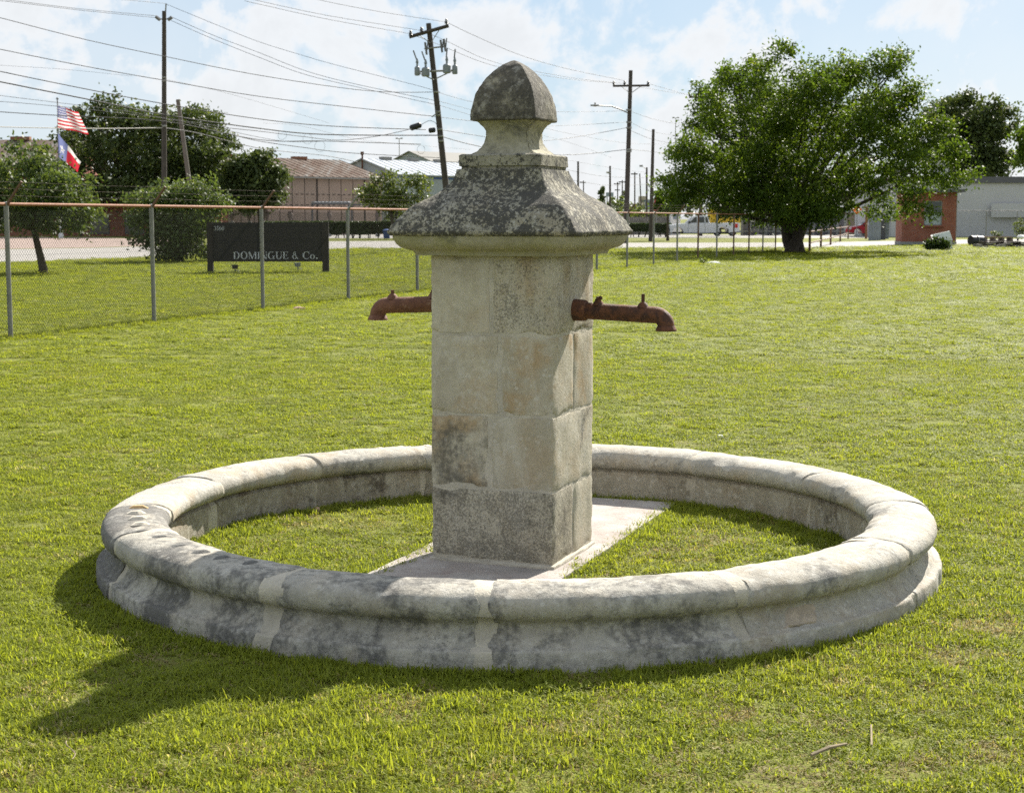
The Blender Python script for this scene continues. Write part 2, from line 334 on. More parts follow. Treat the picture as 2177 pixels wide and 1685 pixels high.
def grassmat(name, g1, g2, straw, dry=0.0):
    m = Mat(name); t = m.attr('tint'); w = m.coord('World')
    oi = m.n('ShaderNodeObjectInfo')
    col = m.mix(m.rng(t, 0, .8, smooth=False), g1, g2)
    patch = m.rng(m.noise(w, .8, 5, .65), .42, .68)
    yel = m.rng(m.math('ADD', oi.outputs['Random'], m.math('MULTIPLY', patch, .9)), .65, 1.6, 0, .45)
    col = m.mix(yel, col, (0.27, 0.28, 0.055))
    dp = m.rng(m.noise(w, 2.6, 5, .7, off=4), .54, .70)
    th = m.math('SUBTRACT', .97 - dry, m.math('MULTIPLY', dp, .30))
    col = m.mix(m.rng(t, th, m.math('ADD', th, .05)), col, straw)
    b = m.bsdf(col, .6, 0, None, .12)
    tr = m.n('ShaderNodeBsdfTranslucent'); m.put(tr.inputs['Color'], m.mix(1.0, col, (1.45, 1.4, .7), 'MULTIPLY'))
    mx = m.n('ShaderNodeMixShader'); mx.inputs[0].default_value = .48
    m.t.links.new(b, mx.inputs[1]); m.t.links.new(tr.outputs[0], mx.inputs[2])
    return m.done(mx.outputs[0])
M['grass'] = grassmat('grass_blade', (0.152, 0.190, 0.022), (0.262, 0.300, 0.043), (0.42, 0.38, 0.22))
M['grass_dry'] = grassmat('dry_grass_blade', (0.17, 0.135, 0.062), (0.36, 0.30, 0.155), (0.24, 0.22, 0.06))
def flagmat(kind):
    m = Mat(kind + '_flag_cloth'); uv = m.n('ShaderNodeUVMap'); s = m.n('ShaderNodeSeparateXYZ'); m.t.links.new(uv.outputs[0], s.inputs[0])
    u, v = s.outputs[0], s.outputs[1]
    if kind == 'striped':
        st = m.math('GREATER_THAN', m.math('FRACT', m.math('MULTIPLY', v, 6.5)), .5)
        c = m.mix(st, (0.46, 0.03, 0.045), (0.72, 0.70, 0.68))
        canton = m.math('MULTIPLY', m.math('LESS_THAN', u, .40), m.math('GREATER_THAN', v, .4615))
        g = m.n('ShaderNodeCombineXYZ'); m.put(g.inputs[0], m.math('MULTIPLY', u, 15.0)); m.put(g.inputs[1], m.math('MULTIPLY', v, 9.3))
        star = m.math('LESS_THAN', m.vor(g.outputs[0], 1.0, rand=0.0), .26)
        c = m.mix(canton, c, m.mix(star, (0.13, 0.15, 0.29), (0.72, 0.70, 0.70)))
    else:
        c = m.mix(m.math('GREATER_THAN', v, .72), (0.50, 0.03, 0.05), (0.72, 0.70, 0.68))
        du = m.math('SUBTRACT', u, .2); dv = m.math('MULTIPLY', m.math('SUBTRACT', v, .5), .66)
        ang = m.math('ARCTAN2', du, dv); rad = m.math('SQRT', m.math('ADD', m.math('MULTIPLY', du, du), m.math('MULTIPLY', dv, dv)))
        lim = m.math('MULTIPLY_ADD', m.math('COSINE', m.math('MULTIPLY', ang, 5.0)), .045)
        lim.node.inputs[2].default_value = .075
        star = m.math('LESS_THAN', rad, lim)
        c = m.mix(m.math('LESS_THAN', u, .42), c, m.mix(star, (0.17, 0.20, 0.38), (0.72, 0.70, 0.68)))
    b = m.bsdf(c, .8, 0, None, .2); tr = m.n('ShaderNodeBsdfTranslucent'); m.put(tr.inputs['Color'], c)
    mx = m.n('ShaderNodeMixShader'); mx.inputs[0].default_value = .4
    m.t.links.new(b, mx.inputs[1]); m.t.links.new(tr.outputs[0], mx.inputs[2])
    return m.done(mx.outputs[0])
M['flag_us'] = flagmat('striped'); M['flag_tx'] = flagmat('lone_star')

# ------------------------------------------------------------------ mesh helpers
class MB:
    def __init__(s): s.v = []; s.f = []
    def add(s, v, f):
        o = len(s.v); s.v += [tuple(p) for p in v]; s.f += [tuple(i + o for i in q) for q in f]; return s
    def box(s, c, size, rz=0.0, mat=None):
        hx, hy, hz = (x / 2 for x in size); cs, sn = math.cos(rz), math.sin(rz); v = []
        for z in (-hz, hz):
            for x, y in ((-hx, -hy), (hx, -hy), (hx, hy), (-hx, hy)):
                p = Vector((x * cs - y * sn, x * sn + y * cs, z))
                v.append(Vector(c) + p if mat is None else mat @ p + Vector(c))
        return s.add(v, [(3, 2, 1, 0), (4, 5, 6, 7), (0, 1, 5, 4), (1, 2, 6, 5), (2, 3, 7, 6), (3, 0, 4, 7)])
    def tube(s, pts, r, n=8, cap=True):
        pts = [Vector(p) for p in pts]; k = len(pts); rs = r if isinstance(r, (list, tuple)) else [r] * k
        v = []; up = None
        for i, p in enumerate(pts):
            d = (pts[min(i + 1, k - 1)] - pts[max(i - 1, 0)]).normalized()
            if up is None:
                up = Vector((0, 0, 1)) if abs(d.z) < .9 else Vector((1, 0, 0))
            a = (up - d * up.dot(d)).normalized(); b = d.cross(a); up = a
            for j in range(n):
                t = 2 * math.pi * j / n; v.append(p + (a * math.cos(t) + b * math.sin(t)) * rs[i])
        f = [(i * n + j, i * n + (j + 1) % n, (i + 1) * n + (j + 1) % n, (i + 1) * n + j) for i in range(k - 1) for j in range(n)]
        if cap: f += [tuple(range(n - 1, -1, -1)), tuple((k - 1) * n + j for j in range(n))]
        return s.add(v, f)
    def lathe(s, prof, n=16, c=(0, 0, 0)):
        v = [(c[0] + r * math.cos(2 * math.pi * j / n), c[1] + r * math.sin(2 * math.pi * j / n), c[2] + z) for r, z in prof for j in range(n)]
        k = len(prof)
        f = [(i * n + j, i * n + (j + 1) % n, (i + 1) * n + (j + 1) % n, (i + 1) * n + j) for i in range(k - 1) for j in range(n)]
        f += [tuple(range(n - 1, -1, -1)), tuple((k - 1) * n + j for j in range(n))]
        return s.add(v, f)
    def prism(s, poly, a, b):
        """polygon (list of 3D points) extruded by the vector b-a"""
        n = len(poly); d = Vector(b) - Vector(a); v = [Vector(p) for p in poly] + [Vector(p) + d for p in poly]
        return s.add(v, [tuple(range(n - 1, -1, -1)), tuple(range(n, 2 * n))] + [(i, (i + 1) % n, (i + 1) % n + n, i + n) for i in range(n)])
    def mesh(s, name, mat, org=(0, 0, 0), smooth=False):
        me = bpy.data.meshes.new(name); o = Vector(org)
        me.from_pydata([tuple(Vector(p) - o) for p in s.v], [], s.f)
        if mat: me.materials.append(mat)
        me.update()
        if smooth: shade(me)
        return me
    def build(s, name, mat, parent=None, smooth=False, org=None, loc=(0, 0, 0)):
        if org is None: org = root_of(parent).location if parent else (0, 0, 0)
        return link(name, s.mesh(name, mat, org, smooth), parent, loc)
def root_of(o):
    while o.parent: o = o.parent
    return o
def shade(me, angle=40):
    me.polygons.foreach_set('use_smooth', [True] * len(me.polygons))
    try: me.set_sharp_from_angle(angle=R(angle))
    except Exception: pass
def link(name, data, parent=None, loc=(0, 0, 0)):
    o = bpy.data.objects.new(name, data); COL.objects.link(o); o.location = loc
    if parent: o.parent = parent
    return o
def tag(o, label=None, cat=None, group=None, kind=None):
    if label: o['label'] = label
    if cat: o['category'] = cat
    if group: o['group'] = group
    if kind: o['kind'] = kind
    return o
def thing(name, label, cat, loc=(0, 0, 0), rz=0.0, group=None):
    o = bpy.data.objects.new(name, None); COL.objects.link(o); o.location = loc; o.rotation_euler = (0, 0, rz); o.empty_display_size = .3
    return tag(o, label, cat, group)
def recalc(me):
    bm = bmesh.new(); bm.from_mesh(me); bmesh.ops.recalc_face_normals(bm, faces=bm.faces); bm.to_mesh(me); bm.free()

# ------------------------------------------------------------------ ground and roads
gs = MB(); n = 24; S = 3500.0
gs.add([(-S, -S * .2, 0), (S, -S * .2, 0), (S, S, 0), (-S, S, 0)], [(0, 1, 2, 3)])
tag(gs.build('ground', M['ground']), kind='structure')
def sheet(name, near, far, z, mat):
    a = [G(*p, z=z) for p in near]; b = [G(*p, z=z) for p in far]
    k = len(a); m = MB(); m.add(a + b, [(i, i + 1, k + i + 1, k + i) for i in range(k - 1)])
    return tag(m.build(name, mat), kind='structure')
road_near = [(-700, 590), (-300, 574), (0, 558), (200, 551), (340, 545), (440, 539), (700, 530), (850, 527.5), (1100, 527.5), (1330, 528), (1660, 527), (1800, 525), (2000, 519), (2400, 512)]
road_far = [(-700, 552), (-300, 540), (0, 530), (200, 527), (320, 523), (440, 519), (700, 513), (850, 512), (1100, 514.5), (1330, 516), (1660, 515.5), (1800, 514), (2000, 510), (2400, 505)]
sheet('road', road_near, road_far, .004, M['asphalt'])
sheet('forecourt', [(-700, 551), (-300, 539), (0, 529), (200, 526), (320, 522), (430, 518)], [(-700, 507), (-300, 505), (0, 504), (200, 505), (320, 508), (430, 511)], .004, M['forecourt'])
sheet('parking_apron', [(560, 506), (860, 506.5), (1100, 508), (1330, 505.5), (1600, 506), (1850, 506)], [(560, 498), (860, 498), (1100, 498), (1330, 499), (1600, 499), (1850, 499)], .004, M['asphalt'])

# ------------------------------------------------------------------ fountain: shared frame
TH = R(20.5)
PC = Vector((0.0100, 7.556, 0.0))             # pillar centre on the ground
PROT = -TH                                     # local +X = along the front face to the right, local +Y = away
BC = Vector((0.033, 7.532, 0.0))               # basin centre

# paving slab under the pillar
def stone_slab():
    m = bmesh.new()
    bmesh.ops.create_grid(m, x_segments=12, y_segments=40, size=.5)
    for v in m.verts: v.co.x *= .865; v.co.y *= 3.1
    me = bpy.data.meshes.new('stone_slab')
    r = bmesh.ops.extrude_face_region(m, geom=m.faces[:])
    for v in [g for g in r['geom'] if isinstance(g, bmesh.types.BMVert)]: v.co.z += .0
    lo = set(v for v in m.verts) - set(g for g in r['geom'] if isinstance(g, bmesh.types.BMVert))
    for v in lo: v.co.z -= .06
    P = np.array([v.co[:] for v in m.verts]); d = fbm(P, 6, 3) * .004
    for v, k in zip(m.verts, d):
        if v not in lo: v.co.z += k
    bmesh.ops.recalc_face_normals(m, faces=m.faces); m.to_mesh(me); m.free(); me.materials.append(M['slab'])
    o = link('paving_slab', me); o.location = (PC.x - .02, PC.y + .02, .022); o.rotation_euler = (0, 0, PROT)
    tag(o, 'long pinkish concrete paving slab lying in the grass under the pillar', 'paving slab')
stone_slab()

def rblock(lo, hi, seed, r0=.006, r1=.011, cell=.025, amp=.0035):
    """a rectangular stone with worn, chipped edges"""
    lo, hi = np.array(lo, float), np.array(hi, float); bm = bmesh.new()
    nx, ny, nz = [max(3, int(round((hi[i] - lo[i]) / cell))) for i in range(3)]
    idx = {}
    def V(i, j, k):
        key = (i, j, k)
        if key not in idx: idx[key] = bm.verts.new((lo[0] + (hi[0] - lo[0]) * i / nx, lo[1] + (hi[1] - lo[1]) * j / ny, lo[2] + (hi[2] - lo[2]) * k / nz))
        return idx[key]
    for i in range(nx):
        for j in range(ny):
            for k in (0, nz):
                q = [V(i, j, k), V(i + 1, j, k), V(i + 1, j + 1, k), V(i, j + 1, k)]; bm.faces.new(q if k else q[::-1])
    for i in range(nx):
        for k in range(nz):
            for j in (0, ny):
                q = [V(i, j, k), V(i + 1, j, k), V(i + 1, j, k + 1), V(i, j, k + 1)]; bm.faces.new(q if not j else q[::-1])
    for j in range(ny):
        for k in range(nz):
            for i in (0, nx):
                q = [V(i, j, k), V(i, j + 1, k), V(i, j + 1, k + 1), V(i, j, k + 1)]; bm.faces.new(q if i else q[::-1])
    P = np.array([v.co[:] for v in bm.verts])
    rr = np.clip(r0 + np.abs(fbm(P, 11, seed)) * r1 * 3.0 + np.maximum(0, vnoise(P, 24, seed + 5) - .22) * .06, .004, .035)[:, None]
    c = np.minimum(np.maximum(P, lo + rr), hi - rr); d = P - c; L = np.linalg.norm(d, axis=1, keepdims=True)
    Q = np.where(L > rr, c + d / np.maximum(L, 1e-9) * rr, P)
    ctr = (lo + hi) / 2; nrm = np.where(L > 1e-6, d / np.maximum(L, 1e-9), 0)
    on = np.abs(P - ctr) > (hi - lo) / 2 - 1e-6; ax = np.where(on, np.sign(P - ctr), 0); ax = ax / np.maximum(np.linalg.norm(ax, axis=1, keepdims=True), 1e-9)
    Q = Q + ax * (fbm(P, 9, seed + 2) * amp * 1.6)[:, None]
    for v, q in zip(bm.verts, Q): v.co = q
    me = bpy.data.meshes.new('stone_block'); bmesh.ops.recalc_face_normals(bm, faces=bm.faces); bm.to_mesh(me); bm.free()
    shade(me, 60); return me

pillar = thing('fountain_pillar', 'square limestone fountain pillar with lichened cap, pointed finial and two rusty spouts', 'fountain', PC, PROT)
def zc(y): return at(1175, y, 7.171).z
Z0, Z1, Z2, Z3, Z4 = .022, zc(1047), zc(888), zc(715), 1.466
g = .005; H = .304
def blk(x0, x1, y0, y1, z0, z1, seed, dark, speck, warm, white):
    o = link('stone_block', rblock((x0 + (g * 1.7 if x0 > -H else 0), y0 + (g * 1.7 if y0 > -H else 0), z0 + g), (x1 - (g * 1.7 if x1 < H else 0), y1 - (g * 1.7 if y1 < H else 0), z1 - g), seed), pillar)
    o.data.materials.append(M['pillar']); o.color = (dark, speck, warm, white); return o
b1 = blk(-H, H, -H, .0, Z0 + .014, Z1, 1, .42, .98, .15, .25)
blk(-H, H, .0, H, Z0 + .014, Z1, 2, .25, .35, .3, .3)
blk(-H, -.01, -H, .02, Z1, Z2, 3, .60, .45, .75, .35); blk(-.01, H, -H, H, Z1, Z2, 4, .26, .22, .3, .5); blk(-H, -.01, .02, H, Z1, Z2, 5, .4, .4, .3, .3)
blk(-H, .04, -H, -.02, Z2, Z3, 6, .26, .26, .5, .5); blk(.04, H, -H, .0, Z2, Z3, 7, .18, .12, .75, .6); blk(.04, H, .0, H, Z2, Z3, 8, .1, .1, .8, .3); blk(-H, .04, -.02, H, Z2, Z3, 9, .4, .3, .4, .3)
blk(-H, .0, -H, .02, Z3, Z4, 10, .26, .22, .35, .3); blk(.0, H, -H, H, Z3, Z4, 12, .34, .85, .5, .2); blk(-H, .0, .02, H, Z3, Z4, 13, .3, .3, .3, .3)
# drilled hole in the bottom block
def drill(o, x, z, r):
    cb = bmesh.new(); bmesh.ops.create_cone(cb, cap_ends=True, segments=14, radius1=r, radius2=r, depth=.12, matrix=Matrix.Translation((x, -H, z)) @ Matrix.Rotation(R(90), 4, 'X'))
    cme = bpy.data.meshes.new('cutter'); cb.to_mesh(cme); cb.free(); c = bpy.data.objects.new('cutter', cme); COL.objects.link(c); c.parent = pillar
    md = o.modifiers.new('hole', 'BOOLEAN'); md.object = c; md.operation = 'DIFFERENCE'; md.solver = 'EXACT'
    dg = bpy.context.evaluated_depsgraph_get(); new = bpy.data.meshes.new_from_object(o.evaluated_get(dg))
    o.modifiers.clear(); o.data = new; shade(new, 50); bpy.data.objects.remove(c); bpy.data.meshes.remove(cme)
try: drill(b1, .045, .285, .013)
except Exception as e: print('drill', e)
mb = MB(); mb.box((0, 0, (Z0 + Z4) / 2), (2 * H - .010, 2 * H - .010, Z4 - Z0)); mb.build('mortar', M['mortar'], pillar, org=(0, 0, 0))
o = link('mortar_bed', rblock((-H - .014, -H - .014, Z0 - .01), (H + .014, H + .014, Z0 + .014), 33, .004, .008, .03, .006), pillar); o.data.materials.append(M['mortar'])

def sqloft(prof, seed, nside=22, amp=.004, corner=.012, cap=True):
    """loft of square rings (half side, z) with worn corners"""
    ts = np.concatenate([[-1, -.965, -.93], np.linspace(-.86, .86, nside - 6), [.93, .965]])
    V = []
    for h, z in prof:
        ring = []
        for k in range(4):
            a = k * math.pi / 2; u = np.array([math.cos(a), math.sin(a)]); nn = np.array([math.sin(a), -math.cos(a)])
            for t in ts:
                p = u * (t * h) + nn * h
                q = np.abs(p); e = min(q)
                if h > .02:
                    r = min(corner * (1 + 1.2 * (random.random() - .5)), h * .3); c = np.clip(p, -(h - r), h - r); d = p - c; L = np.linalg.norm(d)
                    if L > r: p = c + d / L * r
                ring.append((p[0], p[1], z))
        V += ring
    n = len(ts) * 4; V = np.array(V)
    nr = V.copy(); nr[:, 2] = 0; nr /= np.maximum(np.linalg.norm(nr, axis=1, keepdims=True), 1e-6)
    V = V + nr * (fbm(V, 10, seed) * amp * 1.8 + vnoise(V, 45, seed + 3) * amp * .8)[:, None]
    V[:, 2] += vnoise(V, 14, seed + 9) * amp * .8
    k = len(prof)
    f = [(i * n + j, i * n + (j + 1) % n, (i + 1) * n + (j + 1) % n, (i + 1) * n + j) for i in range(k - 1) for j in range(n)]
    if cap: f += [tuple(range(n - 1, -1, -1)), tuple((k - 1) * n + j for j in range(n))]
    me = bpy.data.meshes.new('loft'); me.from_pydata(V.tolist(), [], f); me.update(); recalc(me); shade(me, 48); return me
def dense(pts, m=6):
    out = []
    for a, b in zip(pts[:-1], pts[1:]):
        out += [(a[0] + (b[0] - a[0]) * i / m, a[1] + (b[1] - a[1]) * i / m) for i in range(m)]
    return out + [pts[-1]]
def smoothp(pts, m=6):
    P = [np.array(p) for p in pts]; out = []
    for i in range(len(P) - 1):
        p0, p1, p2, p3 = P[max(i - 1, 0)], P[i], P[i + 1], P[min(i + 2, len(P) - 1)]
        for k in range(m):
            t = k / m; out.append(tuple(.5 * (2 * p1 + (p2 - p0) * t + (2 * p0 - 5 * p1 + 4 * p2 - p3) * t * t + (3 * p1 - p0 - 3 * p2 + p3) * t ** 3)))
    return out + [tuple(P[-1])]
def cappart(name, prof, mat, colr, seed, **kw):
    prof = [(h * 1.02, z) for h, z in prof]
    o = link(name, sqloft(prof, seed, **kw), pillar); o.data.materials.append(M[mat]); o.color = colr; return o
cappart('cornice', dense([(.352, 1.462), (.358, 1.480)], 2) + smoothp([(.366, 1.484), (.398, 1.496), (.418, 1.515), (.428, 1.540), (.430, 1.552)], 4), 'cornice', (.35, .22, .6, .15), 41, amp=.0035)
cappart('roof', smoothp([(.436, 1.552), (.446, 1.560), (.449, 1.573)], 3)[:-1] + smoothp([(.449, 1.573), (.435, 1.597), (.409, 1.639), (.368, 1.683), (.321, 1.717), (.265, 1.755), (.239, 1.784), (.2185, 1.814), (.2045, 1.858)], 5), 'cap', (.46, .92, .15, .95), 42, amp=.006, nside=30)
cappart('plinth', dense([(.190, 1.858), (.191, 1.872)], 2) + dense([(.199, 1.874), (.200, 1.922)], 4) + [(.190, 1.929)], 'cap', (.45, .75, .3, .3), 43, amp=.003)
cappart('finial_neck', smoothp([(.160, 1.930), (.150, 1.936), (.130, 1.954), (.113, 1.980), (.106, 2.010), (.107, 2.034), (.118, 2.060), (.136, 2.080), (.146, 2.086)], 4), 'cornice', (.55, .55, .3, .25), 44, amp=.003, corner=.03)
cappart('finial', [(.150, 2.084), (.158, 2.087)] + smoothp([(.160, 2.092), (.157, 2.130), (.147, 2.180), (.130, 2.230), (.107, 2.276), (.078, 2.316), (.045, 2.347), (.012, 2.366)], 5) + [(.003, 2.369)], 'finial', (.90, .85, .2, .4), 45, amp=.0035)

# spouts (local +X and -X of the pillar)
def spout(sgn, z, mat, yoff, L, boss, sleeve):
    m = MB(); r = .039; pts = [(sgn * .27, yoff, z)]
    m_ = 10; el = .054
    pts += [(sgn * (H + L), yoff, z - .016)]
    for i in range(1, m_ + 1):
        a = i / m_ * math.pi / 2; pts.append((sgn * (H + L + el * math.sin(a)), yoff, z - .016 - el * (1 - math.cos(a))))
    pts.append((pts[-1][0], yoff, pts[-1][2] - .006))
    m.tube(pts, r, 18)
    o = m.build('spout', mat, pillar, True, org=(0, 0, 0))
    e = pts[-1]; q = MB(); q.tube([(e[0], yoff, e[2] + .012), (e[0], yoff, e[2] - .006)], [r + .001, r + .010], 18); q.tube([(e[0], yoff, e[2] - .006), (e[0], yoff, e[2] - .013)], r + .010, 18)
    q.build('spout_lip', mat, o, True, org=(0, 0, 0))
    if sleeve:
        q = MB(); q.tube([(sgn * (H - .01), yoff, z), (sgn * (H + .055), yoff, z - .002), (sgn * (H + .062), yoff, z - .002)], [.052, .050, .045], 18); q.build('wall_sleeve', M['rust_dark'], o, True, org=(0, 0, 0))
    for dx, hgt, kind in boss:
        x = sgn * (H + dx); zt = z + r - .006 - .012 * dx / L
        q = MB(); q.tube([(x, yoff, zt - .006), (x, yoff, zt + .010), (x, yoff, zt + .020)], [.030, .022, .012], 12)
        if kind == 'stud': q.tube([(x, yoff, zt + .01), (x, yoff, zt + .02 + hgt)], .0085, 8)
        else:
            q.box((x + .004, yoff, zt + .028), (.026, .020, .014), .5); q.tube([(x - .015, yoff + .01, zt + .018), (x + .015, yoff - .01, zt + .034)], .007, 6)
        q.build('bolt', mat, o, True, org=(0, 0, 0))
spout(1, 1.203, M['rust_dark'], .0, .393, [(.118, .03, 'head'), (.335, .038, 'stud')], True)
spout(-1, 1.222, M['rust_light'], .0, .362, [(.118, .02, 'head'), (.335, .018, 'stud')], True)

# ------------------------------------------------------------------ basin ring
def basin_profile():
    RM, W, HH, ZC, N = 1.807, .152, .067, .226, 2.5
    pr = [(1.700, -.05), (1.985, -.05), (1.985, .0), (1.985, .040), (1.983, .070), (1.979, .077), (1.972, .080), (1.958, .083), (1.950, .087)]
    pr += [(1.943, .096), (1.926, .110), (1.912, .126), (1.904, .141), (1.904, .155), (1.909, .165)]
    for i in range(19):
        a = R(-48) + (R(242) - R(-48)) * i / 18; c, s_ = math.cos(a), math.sin(a)
        pr.append((RM + W * math.copysign(abs(c) ** (2 / N), c), ZC + HH * math.copysign(abs(s_) ** (2 / N), s_)))
    pr += [(1.702, .150), (1.697, .10), (1.699, .05), (1.700, .0)]
    return pr
BP = basin_profile()
JOINT = [-4, 25, 56, 86, 115, 144, 172, 199, 222, 250, 275, 297, 331]
def ringpt(r, z, a): return (r * math.sin(a), -r * math.cos(a), z)      # a from the camera side, positive to the right
basin = thing('stone_basin', 'round low basin ring of moulded limestone kerb stones set in the grass', 'fountain basin', BC)
pc_r = sum(p[0] for p in BP) / len(BP); pc_z = .15
def sweep(a0, a1, seed, inset=0.0, amp=.004, ends=True, dr=0, dz=0):
    nseg = max(6, int((a1 - a0) * 1.85 / .02)); al = [a0 + (a1 - a0) * i / nseg for i in range(nseg + 1)]
    if ends:
        e = .004 / 1.85; al = [a0, a0 + e, a0 + 3 * e] + al[1:-1] + [a1 - 3 * e, a1 - e, a1]
        sh = [.010, .003, 0] + [0] * (len(al) - 6) + [0, .003, .010]
    else: sh = [0] * len(al)
    n = len(BP); V = []
    prof = []
    for i, (r, z) in enumerate(BP):
        p0, p1 = BP[i - 1], BP[(i + 1) % n]; t = np.array([p1[0] - p0[0], p1[1] - p0[1]]); t /= np.linalg.norm(t)
        prof.append((r, z, t[1], -t[0]))                                      # outward normal of the closed outline
    for a, s_ in zip(al, sh):
        jit = .005 if ends and (a < a0 + .006 or a > a1 - .006) else 0.0
        for q_, (r, z, nr_, nz_) in enumerate(prof): V.append(ringpt(r + dr - nr_ * (s_ + inset), z + (dz if z > 0 else 0) - nz_ * (s_ + inset), a + (jit * math.sin(q_ * .55 + seed) + jit * .6 * math.sin(q_ * 1.3 + seed * 2))))
    V = np.array(V)
    ang = np.arctan2(V[:, 0], -V[:, 1]); rad = np.stack([np.sin(ang), -np.cos(ang), 0 * ang], 1)
    d = fbm(V, 6, seed) * amp * 2.0 + fbm(V, 26, seed + 4, 2) * amp * 1.1 - np.maximum(0, vnoise(V, 11, seed + 6) - .26) * .07
    out = np.sign(np.hypot(V[:, 0], V[:, 1]) - 1.807)[:, None]
    V = V + rad * out * d[:, None] * .8; V[:, 2] += np.where(V[:, 2] > .2, d * .8, 0)
    k = len(al)
    f = [(i * n + j, (i + 1) * n + j, (i + 1) * n + (j + 1) % n, i * n + (j + 1) % n) for i in range(k - 1) for j in range(n)]
    if ends: f += [tuple(range(n)), tuple((k - 1) * n + n - 1 - j for j in range(n))]
    me = bpy.data.meshes.new('kerb_stone'); me.from_pydata(V.tolist(), [], f); me.update(); recalc(me); shade(me, 42); return me
KC = [(.60, .4, .15, .55), (.40, .35, .3, .65), (.48, .4, .3, .7), (.38, .35, .35, .7), (.34, .3, .4, .65), (.36, .3, .4, .6), (.45, .4, .4, .5), (.42, .5, .35, .6), (.40, .4, .5, .6), (.40, .4, .55, .55), (1.05, .4, .3, .3), (.62, .4, .15, .45), (.72, .5, .15, .5)]
JW = [.046, .044, .030, .022, .018, .018, .022, .020, .012, .020, .018, .036, .048]
nj = len(JOINT)
DRZ = []
for i in range(nj):
    a0, a1 = R(JOINT[i]), R(JOINT[(i + 1) % nj] + (360 if i == nj - 1 else 0))
    dr, dz = random.uniform(-.008, .008), random.uniform(-.006, .006); DRZ.append((a0, a1, dr, dz))
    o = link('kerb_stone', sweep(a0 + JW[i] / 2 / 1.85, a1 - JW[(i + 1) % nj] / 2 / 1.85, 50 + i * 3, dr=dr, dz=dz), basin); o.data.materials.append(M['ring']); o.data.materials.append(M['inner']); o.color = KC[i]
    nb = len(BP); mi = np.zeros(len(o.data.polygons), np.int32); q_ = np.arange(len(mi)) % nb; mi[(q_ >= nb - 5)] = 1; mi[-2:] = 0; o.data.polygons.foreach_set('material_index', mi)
for i in range(nj):
    o = link('mortar', sweep(R(JOINT[i]) - .030, R(JOINT[i]) + .030, 99 + i, inset=.003, amp=.004, ends=True, dr=DRZ[i][2], dz=DRZ[i][3]), basin); o.data.materials.append(M['mortar'])
# small plugs and stains let into the rim; pits put in as dark colour
def rim_z(r):
    x = min(1, abs(r - 1.807) / .152); return .226 + .067 * (1 - x ** 2.5) ** (1 / 2.5)
def patch(adeg, r, w, d, mat, lift=.006, seed=0):
    a0 = R(adeg); m = MB(); k = 5; V = []; fs = []
    rn = np.random.default_rng(seed)
    for i in range(k):
        for j in range(k):
            u, v = (i / (k - 1) - .5) * 2, (j / (k - 1) - .5) * 2
            q = .86 + .28 * rn.random() if abs(u) == 1 or abs(v) == 1 else 1
            if abs(u) == 1 and abs(v) == 1: q *= .8
            a = a0 + u * q * w / 2 / 1.8; rr = r + v * q * d / 2
            edge = abs(u) == 1 or abs(v) == 1
            V.append(ringpt(rr, rim_z(rr) + (lift if not edge else -.006), a))
    for i in range(k - 1):
        for j in range(k - 1): fs.append((i * k + j, (i + 1) * k + j, (i + 1) * k + j + 1, i * k + j + 1))
    m.add([Vector(p) + BC for p in V], fs); o = m.build('rim_patch', mat, basin, True); recalc(o.data)
for i, a in enumerate((-82, -77.5, -73, -68.5)): patch(a, 1.80, .040, .085, M['patch_ochre'] if i == 0 else M['patch'], seed=i)
for i, a in enumerate((-58, -51, -46, -41, -36)): patch(a, 1.80 + .01 * (i % 2), .040, .085, M['patch_dark'], lift=.005, seed=10 + i)  # pits of the rim, put in as dark-coloured surface patches
for i, a in enumerate((206, 202, 197, 193)): patch(a, 1.84, .05, .07, M['patch'], lift=.003, seed=20 + i)
# tan repair on the outside, right of the front
def outer_patch(a0, a1, z0, z1, mat, name, seed):
    k = 9; V = []; rn = np.random.default_rng(seed)
    cov = [(.080, 1.972), (.087, 1.950), (.096, 1.943), (.110, 1.926), (.126, 1.910), (.142, 1.899), (.155, 1.894)]
    for i in range(k):
        for j in range(k):
            u, v = i / (k - 1), j / (k - 1); e = i in (0, k - 1) or j in (0, k - 1)
            uu = u + (rn.random() - .5) * .12; vv = min(1, max(0, v + (rn.random() - .5) * .1)); uu += .25 * (v - .5)
            z = z0 + (z1 - z0) * vv; r = float(np.interp(z, [c[0] for c in cov], [c[1] for c in cov])) + (.010 if not e else -.006)
            V.append(Vector(ringpt(r, z, R(a0 + (a1 - a0) * uu))) + BC)
    m = MB(); m.add(V, [(i * k + j, (i + 1) * k + j, (i + 1) * k + j + 1, i * k + j + 1) for i in range(k - 1) for j in range(k - 1)])
    o = m.build(name, mat, basin, True); recalc(o.data)
outer_patch(31.5, 37, .084, .158, M['repair'], 'repair_patch', 3)

